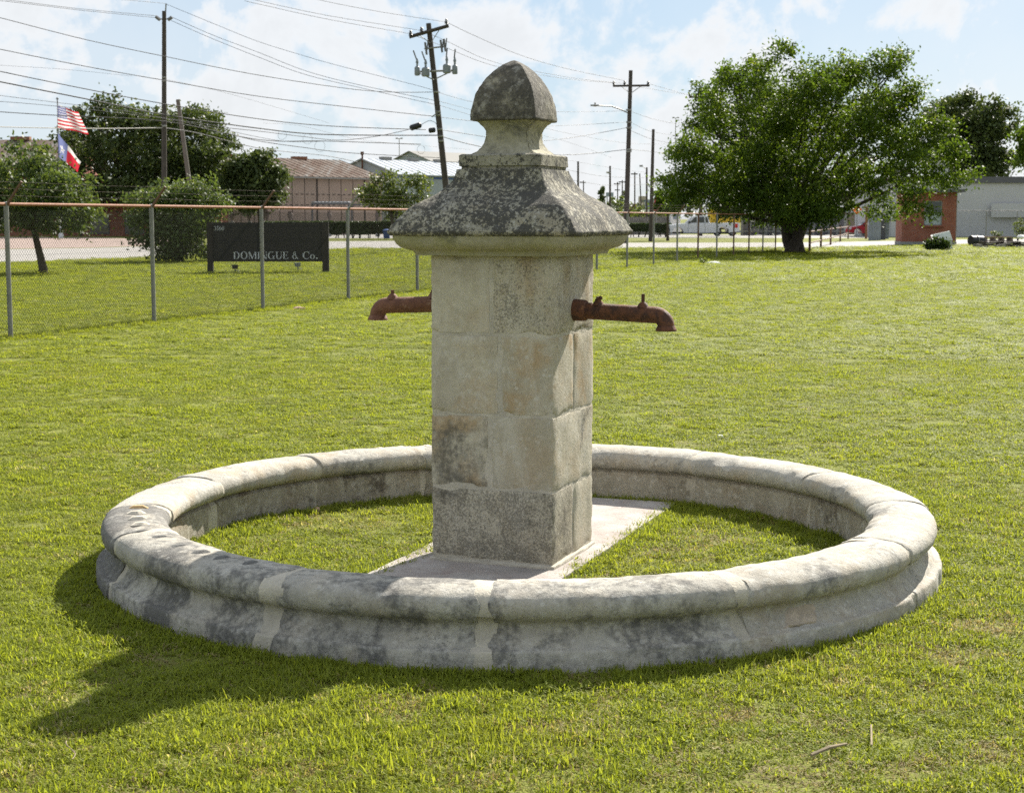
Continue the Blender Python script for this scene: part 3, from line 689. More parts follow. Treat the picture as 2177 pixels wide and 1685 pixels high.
# ------------------------------------------------------------------ chain-link fence with barbed wire
P0 = G(23, 722); P9 = G(1333, 571); STEP = (P9 - P0) / 9
fdir = STEP.normalized(); flen = STEP.length; fperp = Vector((fdir.y, -fdir.x, 0))
FH = at(17, 434, P0.y).z
fang = math.atan2(fdir.y, fdir.x)
fence = thing('chain_link_fence', 'long galvanised chain-link fence with rusty top rail and barbed-wire arms', 'fence', P0)
def chain_mesh(L, H, p, r):
    m = MB(); nx = int(L / (p / 2)); nz = int(H / (p / 2)); px = L / nx; pz = H / nz
    V = []; F = []
    for i in range(nx):
        for s_ in (i % 2,):
            base = len(V)
            for k in range(nz + 1):
                x = (i + .5 + .52 * (1 if (k + s_) % 2 else -1)) * px; z = k * pz
                for dx, dy in ((-r, -r * .5), (r, -r * .5), (0, r)): V.append((x + dx, dy + (r if (k + s_) % 2 else -r) * .6, z))
            for k in range(nz):
                a = base + 3 * k
                for j in range(3): F.append((a + j, a + (j + 1) % 3, a + 3 + (j + 1) % 3, a + 3 + j))
    me = bpy.data.meshes.new('chain_link_mesh'); me.from_pydata(V, [], F); me.materials.append(M['wire']); me.update(); return me
NF0, NF1 = -4, 17
cm_far = None
cm = chain_mesh(flen, FH - .10, .054, .0021)
cm_far = chain_mesh(flen, FH - .10, .056, .0006)
pm = MB(); pm.tube([(0, 0, -.1), (0, 0, FH + .01)], .034, 10); pm.lathe([(.038, FH - .02), (.038, FH + .02), (.02, FH + .035)], 10)
post_me = pm.mesh('post', M['galv'], smooth=True); post_me2 = post_me.copy(); post_me2.materials[0] = M['brownpost']
ARM = fperp * .26 + Vector((0, 0, .30)); am = MB(); am.tube([(0, 0, FH - .03), tuple(ARM + Vector((0, 0, FH)))], [.026, .018], 6)
arm_me = am.mesh('barb_arm', M['brownpost']); arm_me2 = arm_me.copy(); arm_me2.materials[0] = M['galv']
rm = MB(); rm.tube([(0, 0, FH), (flen, 0, FH)], .023, 10); rail_me = rm.mesh('top_rail', M['rail'], smooth=True)
wm = MB()
for t in (.38, .68, .97):
    q = ARM * t
    ql = Matrix.Rotation(-fang, 3, 'Z') @ q
    wm.tube([(0, ql.y, FH + ql.z), (flen * .5, ql.y, FH + ql.z - .012), (flen, ql.y, FH + ql.z)], .0018, 4, False)
    for b in range(int(flen / .13)):
        x = .06 + b * .13; wm.box((x, ql.y, FH + ql.z - .01), (.003, .003, .022)); wm.box((x, ql.y, FH + ql.z - .01), (.012, .003, .004))
barb_me = wm.mesh('barbed_wire', M['barb'])
for i in range(NF0, NF1 + 1):
    rust = i in (12, 14, 15, 17)
    p = link('post', post_me2 if rust else post_me, fence, STEP * i)
    if rust: p['label'] = 'brown rusted fence post'
    if i < 13: link('barb_arm', arm_me2 if i in (3, 4) else arm_me, p)
    if i < NF1:
        for nm, me in (('chain_link_mesh', cm), ('top_rail', rail_me), ('barbed_wire', barb_me)):
            o = link(nm, cm_far if me is cm and i > 4 else me, fence, STEP * i); o.rotation_euler = (0, 0, fang)
            if nm == 'chain_link_mesh': o.location.z = .03

# low pipe fence behind the big tree
q0, q1 = G(1721, 536), G(1803, 508)
pf = thing('pipe_fence', 'low brown pipe fence running back behind the big tree', 'fence', q0)
pts = [q0.lerp(q1, t) for t in (0, .2, .42, .7, 1.0)]
for p in pts: m = MB(); m.tube([p, p + Vector((0, 0, 1.15))], .06, 8); m.build('post', M['brownpost'], pf)
for z in (1.0, .45): m = MB(); m.tube([p + Vector((0, 0, z)) for p in pts], .035, 6); m.build('rail', M['brownpost'], pf)

# ------------------------------------------------------------------ sign
def glyph(ch):
    """serif letter as a list of quads in a box 1 high; returns quads, advance"""
    T, t = .15, .045; Q = []
    def rect(x0, y0, x1, y1): Q.append([(x0, y0), (x1, y0), (x1, y1), (x0, y1)])
    def stem(x, w, y0=0, y1=1, ser=True):
        rect(x, y0, x + w, y1)
        if ser: rect(x - .06, y0, x + w + .06, y0 + t); rect(x - .06, y1 - t, x + w + .06, y1)
    def arc(cx, cy, rx, ry, ix, iy, a0, a1, n=18):
        for i in range(n):
            a, b = R(a0 + (a1 - a0) * i / n), R(a0 + (a1 - a0) * (i + 1) / n)
            Q.append([(cx + ix * math.cos(a), cy + iy * math.sin(a)), (cx + rx * math.cos(a), cy + ry * math.sin(a)), (cx + rx * math.cos(b), cy + ry * math.sin(b)), (cx + ix * math.cos(b), cy + iy * math.sin(b))])
    def diag(x0, y0, x1, y1, w): Q.append([(x0, y0), (x0 + w, y0), (x1 + w, y1), (x1, y1)])
    if ch == 'D': stem(.08, T); rect(.2, 0, .4, t); rect(.2, 1 - t, .4, 1); arc(.38, .5, .40, .5, .25, .5 - t, -90, 90); adv = .92
    elif ch == 'O': arc(.44, .5, .42, .52, .27, .47, 0, 360, 28); adv = .96
    elif ch == 'M': stem(.1, .05); stem(.86, T); diag(.1, 1, .44, 0, .15); diag(.46, 0, .86, 1, .05); adv = 1.14
    elif ch == 'I': stem(.1, T); adv = .40
    elif ch == 'N': stem(.1, .05); stem(.72, .05); diag(.1, 1, .62, 0, .15); adv = .92
    elif ch == 'G': arc(.46, .5, .44, .52, .28, .47, 50, 325, 24); stem(.68, T, .0, .42, False); rect(.58, .40, .92, .44); adv = .98
    elif ch == 'U': rect(.1, .3, .1 + T, 1); rect(.04, 1 - t, .31, 1); rect(.72, .3, .765, 1); rect(.62, 1 - t, .86, 1); arc(.43, .32, .335, .34, .19, .29, 180, 360); adv = .92
    elif ch == 'E': stem(.08, T); rect(.2, 0, .66, t); rect(.2, 1 - t, .64, 1); rect(.2, .5, .5, .545); rect(.61, 0, .66, .24); rect(.59, .78, .64, 1); rect(.46, .40, .50, .64); adv = .78
    elif ch == '&': arc(.36, .76, .2, .25, .10, .20, 0, 360, 16); arc(.34, .28, .33, .30, .19, .25, 90, 375, 18); diag(.30, .66, .72, .0, .15); adv = .98
    elif ch == 'C': arc(.46, .5, .44, .52, .28, .47, 45, 315, 24); rect(.72, .68, .79, 1.0); adv = .88
    elif ch == 'o': arc(.3, .31, .29, .33, .16, .28, 0, 360, 20); adv = .68
    elif ch == '.': arc(.14, .09, .10, .10, .0, .0, 0, 360, 10); adv = .3
    elif ch == '3': arc(.3, .74, .26, .26, .14, .21, -90, 150); arc(.3, .27, .29, .29, .15, .24, -150, 90); adv = .68
    elif ch == '5': rect(.1, .52, .16, 1); rect(.1, .9, .55, 1); arc(.28, .3, .30, .31, .16, .25, -150, 130); adv = .68
    elif ch == '6': arc(.32, .3, .29, .31, .16, .25, 0, 360); arc(.52, .35, .48, .65, .37, .58, 100, 185); adv = .70
    elif ch == '0': arc(.32, .5, .30, .51, .17, .46, 0, 360, 24); adv = .72
    else: adv = .45
    return Q, adv
sl0, sl1 = G(448, 580), G(693, 579.5)
sdir = (sl1 - sl0).normalized(); sang = math.atan2(sdir.y, sdir.x); snorm = Vector((sdir.y, -sdir.x, 0))
Dz = (sl0.y + sl1.y) / 2; SW = (sl1 - sl0).length
ztop = at(570, 473, Dz).z; zbot = at(570, 556, Dz).z
sign = thing('roadside_sign', 'black DOMINGUE & Co. board sign on two dark posts behind the fence', 'sign', sl0)
m = MB(); m.box((sl0 + sl1) / 2 + Vector((0, 0, (ztop + zbot) / 2)), (SW - .14, .10, ztop - zbot), sang); m.build('sign_board', M['signblack'], sign)
for p, w in ((sl0, .17), (sl1, .20)):
    m = MB(); m.box(p + Vector((0, 0, ztop / 2 + .005 - .1)), (w, .20, ztop + .2), sang); m.build('post', M['signpost'], sign)
def lettering(text, x0px, x1px, ytop, ybot, name, slant=0.0):
    a = sl0 + snorm * .056; org = a + sdir * ((x0px - 448) / (693 - 448) * SW)
    wid = (x1px - x0px) / (693 - 448) * SW; z0, z1 = at(570, ybot, Dz).z, at(570, ytop, Dz).z; h = z1 - z0
    gl = [glyph(c) for c in text]; tot = sum(g_[1] for g_ in gl); kx = wid / tot; x = 0
    for Q, adv in gl:
        m = MB()
        for q in Q:
            poly = [org + sdir * ((x + px_ + slant * py_) * kx) + Vector((0, 0, z0 + py_ * h)) for px_, py_ in q]
            if len(poly) == 4: m.prism(poly, Vector((0, 0, 0)), snorm * .012)
        x += adv; o = m.build(name, M['letter'], sign); recalc(o.data)
for w, a, b, yt, yb in (('DOMINGUE', 497, 615, 535, 550.5), ('&', 622, 636, 535, 550.5), ('Co.', 644, 677, 535, 550.5)): lettering(w, a, b, yt, yb, 'letter')
lettering('3560', 456.5, 479, 481, 489.5, 'digit', .15)
for px, py, lab in ((500, 579, 'small black floodlight on grass under the left half of the sign'), (633, 574, 'small grey floodlight on grass under the right half of the sign')):
    p = G(px, py); t = thing('floodlight', lab, 'floodlight', p, 0, 'floodlights lighting the sign')
    m = MB(); m.tube([p + Vector((0, 0, -.05)), p + Vector((0, 0, .1))], .02, 6); m.box(p + Vector((.06, 0, .03)), (.12, .08, .06)); m.build('stake', M['winframe'], t)
    m = MB(); m.box(p + Vector((0, 0, .17)), (.17, .10, .13), .3); m.box(p + Vector((-.02, .05, .21)), (.20, .05, .03), .3); m.build('lamp_head', M['black'] if px == 500 else M['can'], t)

# ------------------------------------------------------------------ foliage
def quads(name, P, A, B, mat, parent, tint, org):
    """leaf-shaped quads: centre P, half-length vector A, half-width vector B"""
    n = len(P); V = np.empty((n, 4, 3)); V[:, 0] = P - A; V[:, 1] = P + B - A * .1; V[:, 2] = P + A; V[:, 3] = P - B - A * .1
    V -= np.array(org)[None, None]
    me = bpy.data.meshes.new(name); me.vertices.add(4 * n); me.vertices.foreach_set('co', V.ravel())
    me.loops.add(4 * n); me.loops.foreach_set('vertex_index', np.arange(4 * n, dtype=np.int32))
    me.polygons.add(n); me.polygons.foreach_set('loop_start', np.arange(0, 4 * n, 4, dtype=np.int32)); me.polygons.foreach_set('loop_total', np.full(n, 4, np.int32))
    a = me.attributes.new('tint', 'FLOAT', 'FACE'); a.data.foreach_set('value', tint.astype(np.float32))
    me.materials.append(mat); me.update(); me.validate()
    return link(name, me, parent)
def rdir(n, r):
    v = r.normal(size=(n, 3)); return v / np.linalg.norm(v, axis=1, keepdims=True)
def crown(name, lobes, nleaf, size, mat, parent, seed, clus=.35, fill=.5, up=.5, droop=0.0):
    """lobes: (centre, (rx,ry,rz)); leaves sit in twig clusters spread through each lobe, most of them near its surface"""
    r = np.random.default_rng(seed); org = root_of(parent).location
    wts = np.array([l[1][0] * l[1][2] for l in lobes]); wts = wts / wts.sum(); Ps, Ts = [], []
    per = 26
    for (c, rad), w in zip(lobes, wts):
        k = max(2, int(nleaf * w / per)); d = rdir(k, r); rr = np.where(r.random(k) < fill, .72 + .36 * r.random(k), r.random(k) ** .5 * .85)
        cc = np.array(c) + d * rr[:, None] * np.array(rad)
        sz = clus * (.6 + .8 * r.random(k)); tv = np.clip(r.normal(.42, .2, k) + .10 * d[:, 2], 0, 1)
        off = r.normal(size=(k, per, 3)) * sz[:, None, None] * np.array([.55, .55, .42]); 
        p = cc[:, None] + off; p[..., 2] -= droop * np.abs(off[..., 0])
        Ps.append(p.reshape(-1, 3)); Ts.append(np.clip(tv[:, None] + r.normal(0, .16, (k, per)), 0, 1).ravel())
    P = np.concatenate(Ps); T = np.concatenate(Ts); n = len(P)
    keep = P[:, 2] > .05; P = P[keep]; T = T[keep]; n = len(P)
    a = rdir(n, r); nrm = rdir(n, r); nrm[:, 2] = np.abs(nrm[:, 2]) + up; b = np.cross(a, nrm); b /= np.maximum(np.linalg.norm(b, axis=1, keepdims=True), 1e-6)
    s = size * (.6 + .8 * r.random(n))[:, None]
    return quads(name, P, a * s * .5, b * s * .30, mat, parent, T, org)
def limb(mb, a, b, r0, r1, bend, r, n=5, sides=7):
    a, b = Vector(a), Vector(b); L = (b - a).length; pts = []
    o1 = Vector(r.normal(size=3)) * L * bend
    for i in range(n + 1):
        t = i / n; pts.append(a.lerp(b, t) + o1 * math.sin(math.pi * t) * .5 + Vector((0, 0, 1)) * L * .05 * math.sin(math.pi * t))
    mb.tube(pts, [r0 + (r1 - r0) * i / n for i in range(n + 1)], sides)
def tree(name, label, D, base_px, lobes_px, nleaf, size, mat, seed, trunk_r, fork_px, stems=1, clus=.35, fill=.5, depthk=.8, group=None, droop=0.0, extra=1, cat='tree', bark='bark', limbs=.6, spread=1.0, shrink=1.0):
    r = np.random.default_rng(seed); base = at(base_px, HZ, D); base.z = 0; k = D / FPX
    xs = [l[0] for l in lobes_px]; cx = (min(xs) + max(xs)) / 2; hw = max(30, (max(xs) - min(xs)) / 2)
    L = []
    for px, py, rp in lobes_px:
        rp = rp * shrink
        e = math.sqrt(max(.05, 1 - ((px - cx) / (hw + 25)) ** 2)); half = hw * depthk * e * k
        ds = [r.uniform(-.35, .35) * half] if extra == 1 else [(-.75 + 1.5 * j / (extra - 1) + r.uniform(-.18, .18)) * half for j in range(extra)]
        for dd in ds:
            c = at(px, py, D + dd); rr = rp * k * (1 if extra == 1 else r.uniform(.8, 1.0)); c = Vector((base.x + (at(px, py, D).x - base.x) , D + dd, at(px, py, D).z))
            L.append((tuple(c), (rr * spread, rr * spread, rr * .9)))
            for q_ in range(2):
                d_ = r.normal(size=3); d_[2] = abs(d_[2]) * .8 - .15; d_ /= np.linalg.norm(d_); w_ = r.uniform(.22, .42) * rr
                L.append((tuple(c + Vector(d_) * rr * r.uniform(.95, 1.25)), (w_ * 1.2, w_ * 1.2, w_ * .8)))
    t = thing(name, label, cat, base, 0, group)
    m = MB(); fork = at(*fork_px, D)
    for s_ in range(stems):
        off = Vector((r.uniform(-1, 1) * trunk_r * 1.1, r.uniform(-1, 1) * trunk_r, 0)) if stems > 1 else Vector((0, 0, 0))
        top = fork + (Vector((r.uniform(-1, 1), r.uniform(-1, 1), 0)) * trunk_r * 3.0 if stems > 1 else Vector((0, 0, 0)))
        bb = base + off; m.tube([bb + Vector((0, 0, -.1)), bb + Vector((0, 0, .15)), bb.lerp(top, .4) + Vector((r.uniform(-.3, .3) * trunk_r, 0, 0)), top], [trunk_r * 1.45, trunk_r * 1.1, trunk_r * .92, trunk_r * .7], 10)
        for c, rad in L:
            if rad[0] > .35 * max(l_[1][0] for l_ in L) and r.random() < limbs / stems * 1.3: limb(m, top, Vector(c), trunk_r * .42, trunk_r * .07, .12, r)
    m.build('trunk', M[bark], t, True)
    crown('crown', L, nleaf, size, M[mat], t, seed + 1, clus, fill, droop=droop)
    return t
tree('oak_tree', 'big spreading green tree with dark multi-stem trunk beside the fence', 76, 1692,
     [(1455, 395, 50), (1470, 320, 50), (1510, 262, 45), (1535, 185, 38), (1585, 165, 42), (1641, 128, 30), (1600, 250, 72), (1680, 205, 70), (1750, 178, 52), (1815, 165, 45), (1872, 150, 38), (1905, 205, 42), (1850, 250, 72),
      (1765, 280, 82), (1655, 330, 90), (1565, 350, 80), (1520, 405, 55), (1600, 420, 55), (1690, 430, 62), (1768, 385, 58), (1862, 345, 62), (1925, 290, 48), (1965, 275, 36), (1992, 330, 38), (1945, 370, 42), (1893, 425, 28),
      (1925, 452, 20), (1893, 452, 16), (1640, 462, 34), (1710, 465, 34), (1748, 445, 30), (1560, 445, 34), (1985, 392, 26), (2030, 382, 24), (1805, 398, 30), (1440, 430, 26), (1500, 222, 24)], 124000, .152, 'leaf_big', 100, .30, (1691, 472), 3, clus=.40, fill=.55, extra=2, depthk=.85, limbs=.9, shrink=.885)
tree('live_oak', 'wide dark live oak behind the flagpole', 150, 318,
     [(150, 292, 24), (195, 262, 36), (240, 240, 30), (290, 262, 46), (360, 272, 48), (425, 270, 42), (465, 308, 34), (250, 315, 55), (340, 335, 62), (430, 345, 54), (185, 335, 42), (300, 395, 56), (400, 400, 56), (225, 400, 48), (470, 380, 36), (180, 420, 40)],
     42000, .36, 'leaf_dark', 110, .55, (318, 440), 2, clus=.75, extra=2)
tree('live_oak', 'smaller dark live oak between the wide oak and pink warehouse', 146, 548, [(515, 355, 32), (556, 345, 28), (588, 378, 24), (545, 395, 42), (505, 395, 32), (572, 418, 28), (530, 425, 30)], 20000, .33, 'leaf_dark', 115, .3, (545, 440), 2, clus=.6, extra=2)
tree('young_tree', 'young tree with leaning dark trunk standing behind the left end of the fence', 47.5, 88,
     [(30, 365, 34), (80, 352, 38), (62, 318, 18), (10, 420, 42), (85, 425, 52), (150, 430, 42), (188, 452, 26), (140, 385, 34), (55, 468, 36), (125, 475, 34), (-40, 400, 45), (-30, 460, 40), (100, 385, 40), (170, 480, 18)],
     15000, .125, 'leaf_left', 120, .125, (72, 490), 1, clus=.30, extra=2, fill=.6)
tree('shrubby_tree', 'bushy low tree growing down to the grass just left of the sign', 60, 382,
     [(325, 430, 30), (372, 412, 28), (425, 412, 30), (458, 438, 24), (305, 465, 24), (368, 462, 44), (428, 470, 38), (335, 505, 32), (395, 510, 42), (442, 535, 22), (378, 540, 24), (345, 545, 14), (290, 430, 12)],
     15000, .14, 'leaf_left', 130, .11, (385, 500), 3, clus=.33, extra=2)
tree('crape_myrtle', 'airy small tree behind the hedge in front of grey warehouse', 126, 838, [(775, 412, 14), (800, 398, 20), (838, 392, 22), (872, 388, 18), (900, 396, 14), (820, 420, 28), (860, 418, 28), (895, 425, 18), (785, 430, 18), (840, 445, 26)],
     5200, .24, 'leaf_airy', 140, .10, (838, 450), 4, clus=.5, extra=1, fill=.7)
tree('willow_tree', 'dark feathery tree rising behind the pale flat-roofed building', 175, 2050, [(1990, 240, 18), (2030, 216, 14), (2055, 212, 12), (2080, 242, 15), (2105, 226, 16), (2138, 240, 10), (2020, 262, 28), (2065, 275, 32), (2110, 280, 24), (2142, 272, 9), (2040, 320, 36), (2095, 330, 30), (2128, 335, 13), (2146, 334, 9), (1990, 320, 24), (2060, 365, 32), (2110, 365, 16)],
     26000, .42, 'leaf_dark', 150, .4, (2050, 420), 1, clus=.9, extra=2, droop=.5)
tree('shade_tree', 'green tree entering the picture at the far right edge', 112, 2230, [(2172, 345, 12), (2190, 300, 22), (2215, 330, 40), (2240, 290, 45), (2250, 360, 45), (2180, 285, 10)], 14000, .27, 'leaf_big', 160, .25, (2230, 420), 1, clus=.5, extra=2)
tree('shade_tree', 'small green tree behind the hedge between umbrella and white pickup', 118, 1420, [(1415, 425, 16), (1428, 440, 14), (1405, 440, 12), (1440, 432, 12)], 4000, .24, 'leaf_big', 165, .1, (1420, 455), 1, clus=.4)
# hedges
def hedge(label, x0, x1, D, ytop, seed, n):
    z = at(0, ytop, D).z; a, b = at(x0, HZ, D), at(x1, HZ, D); a.z = b.z = 0
    t = thing('hedge', label, 'hedge', a); r = np.random.default_rng(seed); P = []; L = b - a
    m = MB()
    for i in range(n):
        c = a.lerp(b, (i + .5) / n); w = L.length / n
        for k in range(2): m.tube([c + Vector((r.uniform(-.2, .2), r.uniform(-.15, .15), -.05)), c + Vector((r.uniform(-.3, .3), r.uniform(-.2, .2), .75))], [.05, .035], 5)
        q = r.random((2400, 3)) * 2 - 1; s = np.abs(q).max(1); j = r.random(2400) < .7
        q = np.where(j[:, None], q / np.maximum(s, 1e-3)[:, None] * (.86 + .2 * r.random((2400, 1))), q)
        lo = .42 + r.uniform(-.05, .12)
        q = q * np.array([w * .53, .60, (z - lo) / 2]) + np.array([c.x, c.y, (z + lo) / 2 + r.uniform(-.03, .03)])
        P.append(q)
    P = np.concatenate(P); n_ = len(P); A = rdir(n_, r); B = np.cross(A, rdir(n_, r)); B /= np.linalg.norm(B, axis=1, keepdims=True)
    m.build('stem', M['bark'], t)['kind'] = 'stuff'
    s = .13 * (.6 + .8 * r.random(n_))[:, None]
    quads('leaves', P, A * s * .6, B * s * .42, M['leaf_hedge'], t, np.clip(r.normal(.4, .25, n_), 0, 1), a)
hedge('clipped green hedge right of the black sign across the road', 560, 850, 133, 471.5, 200, 16)
hedge('clipped green hedge in front of the white pickup', 1338, 1426, 142, 476, 210, 6)

# ------------------------------------------------------------------ buildings
def ground_at(px, D): p = at(px, HZ, D); p.z = 0; return p
def gable(name, label, A, B, depth, eave, ridge, wall, roof, over=.35, cat='warehouse', ribs=0, gutter=None, joints=0):
    A, B = Vector(A), Vector(B); u = (B - A).normalized(); v = Vector((-u.y, u.x, 0)); L = (B - A).length; up = Vector((0, 0, 1))
    t = thing(name, label, cat, A)
    def P(x, y, z): return A + u * x + v * y + up * z
    m = MB(); c = [P(0, 0, -.2), P(L, 0, -.2), P(L, depth, -.2), P(0, depth, -.2), P(0, 0, eave), P(L, 0, eave), P(L, depth, eave), P(0, depth, eave), P(0, depth / 2, ridge), P(L, depth / 2, ridge)]
    m.add(c, [(0, 1, 5, 4), (1, 2, 6, 9, 5), (2, 3, 7, 6), (3, 0, 4, 8, 7), (0, 3, 2, 1)]); o = m.build('wall', M[wall], t); recalc(o.data)
    sl = (ridge - eave) / (depth / 2)
    for sgn in (0, 1):
        y0, y1 = (-over, depth / 2) if not sgn else (depth + over, depth / 2); z0 = eave - sl * over + .06; z1 = ridge + .06
        m = MB(); m.prism([P(-over, y0, z0), P(L + over, y0, z0), P(L + over, y1, z1), P(-over, y1, z1)], Vector((0, 0, 0)), up * .10)
        if ribs and not sgn:
            nr = int(L / ribs)
            for i in range(nr + 1):
                x = -over + (L + 2 * over) * i / nr; m.tube([P(x, y0, z0 + .11), P(x, y1, z1 + .11)], .035, 4)
        o = m.build('roof', M[roof], t); recalc(o.data)
    if gutter: m = MB(); m.prism([P(-over, -over - .14, eave - sl * over - .02), P(L + over, -over - .14, eave - sl * over - .02), P(L + over, -over - .02, eave - sl * over - .02), P(-over, -over - .02, eave - sl * over - .02)], (0, 0, 0), up * .14); m.build('gutter', M[gutter], t)
    return t, P, L
pk, PP, PL = gable('pink_warehouse', 'pink panelled warehouse with rusty corrugated roof', ground_at(470, 152), ground_at(812, 166), 15, 5.75, 7.75, 'pinkwall', 'roofrust', ribs=.8, gutter='oldmetal')
for i in range(13):
    x = PL * (i + .5) / 13; wide = i in (7, 11); m = MB(); m.prism([PP(x - (.10 if wide else .03), -.03, .0), PP(x + (.10 if wide else .03), -.03, 0), PP(x + (.10 if wide else .03), -.03, 5.6), PP(x - (.10 if wide else .03), -.03, 5.6)], (0, 0, 0), PP(0, .02, 0) - PP(0, 0, 0)); m.build('panel_joint', M['pinkdark'], pk)
for zz in (4.05, 3.0):
    for i in range(30):
        x = PL * (i + .5) / 30; m = MB(); m.box(PP(x, -.02, zz), (.34, .03, .07), math.atan2((PP(1, 0, 0) - PP(0, 0, 0)).y, (PP(1, 0, 0) - PP(0, 0, 0)).x)); m.build('vent_slot', M['pinkdark'], pk)
for x in (5, 9.5, 13.5): m = MB(); m.box(PP(PL * x / 18, 7.5, 7.95), (1.6, .8, .35), .4); m.build('ridge_vent', M['rail'], pk)
A0 = ground_at(846, 180); dr_ = Vector((math.cos(R(54)), math.sin(R(54)), 0))
gw, GP, GL = gable('grey_warehouse', 'blue-grey metal warehouse with pale sheet roof behind the leaning pole', A0, A0 + dr_ * 30, 10.4, 6.6, 8.35, 'greywall', 'palemetal', ribs=1.2)
for x in (4, 9, 14, 19, 24): m = MB(); m.box(GP(x, 5.2, 8.6), (1.5, .7, .4), R(54)); m.build('ridge_vent', M['oldmetal'], gw)
m = MB(); m.prism([GP(0, -.04, 6.2), GP(30, -.04, 6.2), GP(30, -.04, 6.42), GP(0, -.04, 6.42)], (0, 0, 0), GP(0, .03, 0) - GP(0, 0, 0)); m.build('blue_trim', M['blue'], gw)
m = MB(); m.prism([GP(-.06, -.2, 6.15), GP(-.06, 10.4, 6.15), GP(-.06, 10.4, 6.35), GP(-.06, -.2, 6.35)], (0, 0, 0), GP(.05, 0, 0) - GP(0, 0, 0)); m.build('blue_trim', M['blue'], gw)
for y in (2.2, 4.0, 6.5): m = MB(); m.prism([GP(-.05, y, 5.2), GP(-.05, y + .12, 5.2), GP(-.05, y + .12, 7.0), GP(-.05, y, 7.0)], (0, 0, 0), GP(.04, 0, 0) - GP(0, 0, 0)); m.build('rust_streak', M['rust_dark'], gw)
m = MB(); m.tube([GP(-.3, 5.0, 4), GP(-.3, 5.0, 8.9)], .10, 6); m.tube([GP(-.3, 5.0, 8.9), GP(-.3, 5.0, 9.25)], .2, 6); m.build('vent_pipe', M['rust_dark'], gw)
gable('tall_shed', 'distant grey gabled shed roof seen beside the leaning pole', ground_at(918, 232), ground_at(1030, 240), 9, 9.9, 11.4, 'greywall', 'oldmetal', cat='shed')
# left brick building with rusty roof
lb, LP_, LL = gable('brick_building', 'long brick building with rusty roof behind the young tree', ground_at(-260, 150), ground_at(168, 151), 14, 6.6, 9.2, 'brick', 'roofrust', ribs=.9, gutter='oldmetal', cat='building')
m = MB(); m.box(LP_(LL * .63, 7, 9.5), (1.9, .7, .35), 0); m.build('ridge_vent', M['rail'], lb)
for i in range(9):
    x = LL * (i + .5) / 9; m = MB(); m.box(LP_(x, -.03, 1.6), (1.3, .08, 1.5)); o = m.build('window', M['winframe'], lb); m = MB(); m.box(LP_(x, -.075, 1.6), (1.1, .02, 1.3)); m.build('pane', M['glass_dark'], o)
t = thing('brick_annex', 'low dark red brick annex under the wide live oak', 'building', ground_at(170, 149))
m = MB(); a, b = ground_at(175, 149), ground_at(470, 149); m.box((a + b) / 2 + Vector((0, 3, 1.55)), ((b - a).length, 6, 3.5)); m.build('wall', M['brick'], t)
m = MB(); m.box((a + b) / 2 + Vector((0, 2.9, 3.4)), ((b - a).length + .5, 6.8, .22)); m.build('roof', M['fascia'], t)
for k in range(4): p = a.lerp(b, (k + .5) / 4); m = MB(); m.box(p + Vector((0, -.03, 1.1)), (1.8, .08, 1.8)); o = m.build('window', M['fascia'], t); m = MB(); m.box(p + Vector((0, -.08, 1.1)), (1.6, .03, 1.6)); m.build('pane', M['glass_dark'], o)
# pale flat-roofed building on the right
D = 141
wb = thing('flat_building', 'long pale grey flat-roofed building behind the brick hut', 'building', ground_at(1893, D))
a, b = ground_at(1893, D), ground_at(2560, D + 4); ztop = at(2100, 388, D).z; zf = at(2100, 374.5, D).z
m = MB(); m.box((a + b) / 2 + Vector((0, 6, ztop / 2 - .1)), ((b - a).length, 12, ztop + .2)); m.build('wall', M['wall_white'], wb)
m = MB(); m.box((a + b) / 2 + Vector((0, 5.95, (ztop + zf) / 2)), ((b - a).length + .3, 12.3, zf - ztop)); m.build('roof_fascia', M['fascia'], wb)
def wallrect(x0, x1, y0, y1, mat, nm, th=.03): p0, p1 = at(x0, y0, D - .02), at(x1, y1, D - .02); m = MB(); m.box(((p0.x + p1.x) / 2, a.y + (b.y - a.y) * ((p0.x + p1.x) / 2 - a.x) / (b.x - a.x) - .06, (p0.z + p1.z) / 2), (abs(p1.x - p0.x), th * 2, abs(p1.z - p0.z))); return m.build(nm, mat, wb)
wallrect(2119, 2230, 432, 462, M['wall_white2'], 'blocked_window')
wallrect(1896, 1916, 443, 503, M['wall_white2'], 'door')
p = at(1997, 360, D + 4); m = MB(); m.box((p.x, D + 4, zf + .75), (1.3, 1.6, 1.5)); m.build('rooftop_unit', M['wall_white2'], wb)
for y in (405, 420): wallrect(2040, 2560, y, y + .6, M['fascia'], 'wall_joint', .012)
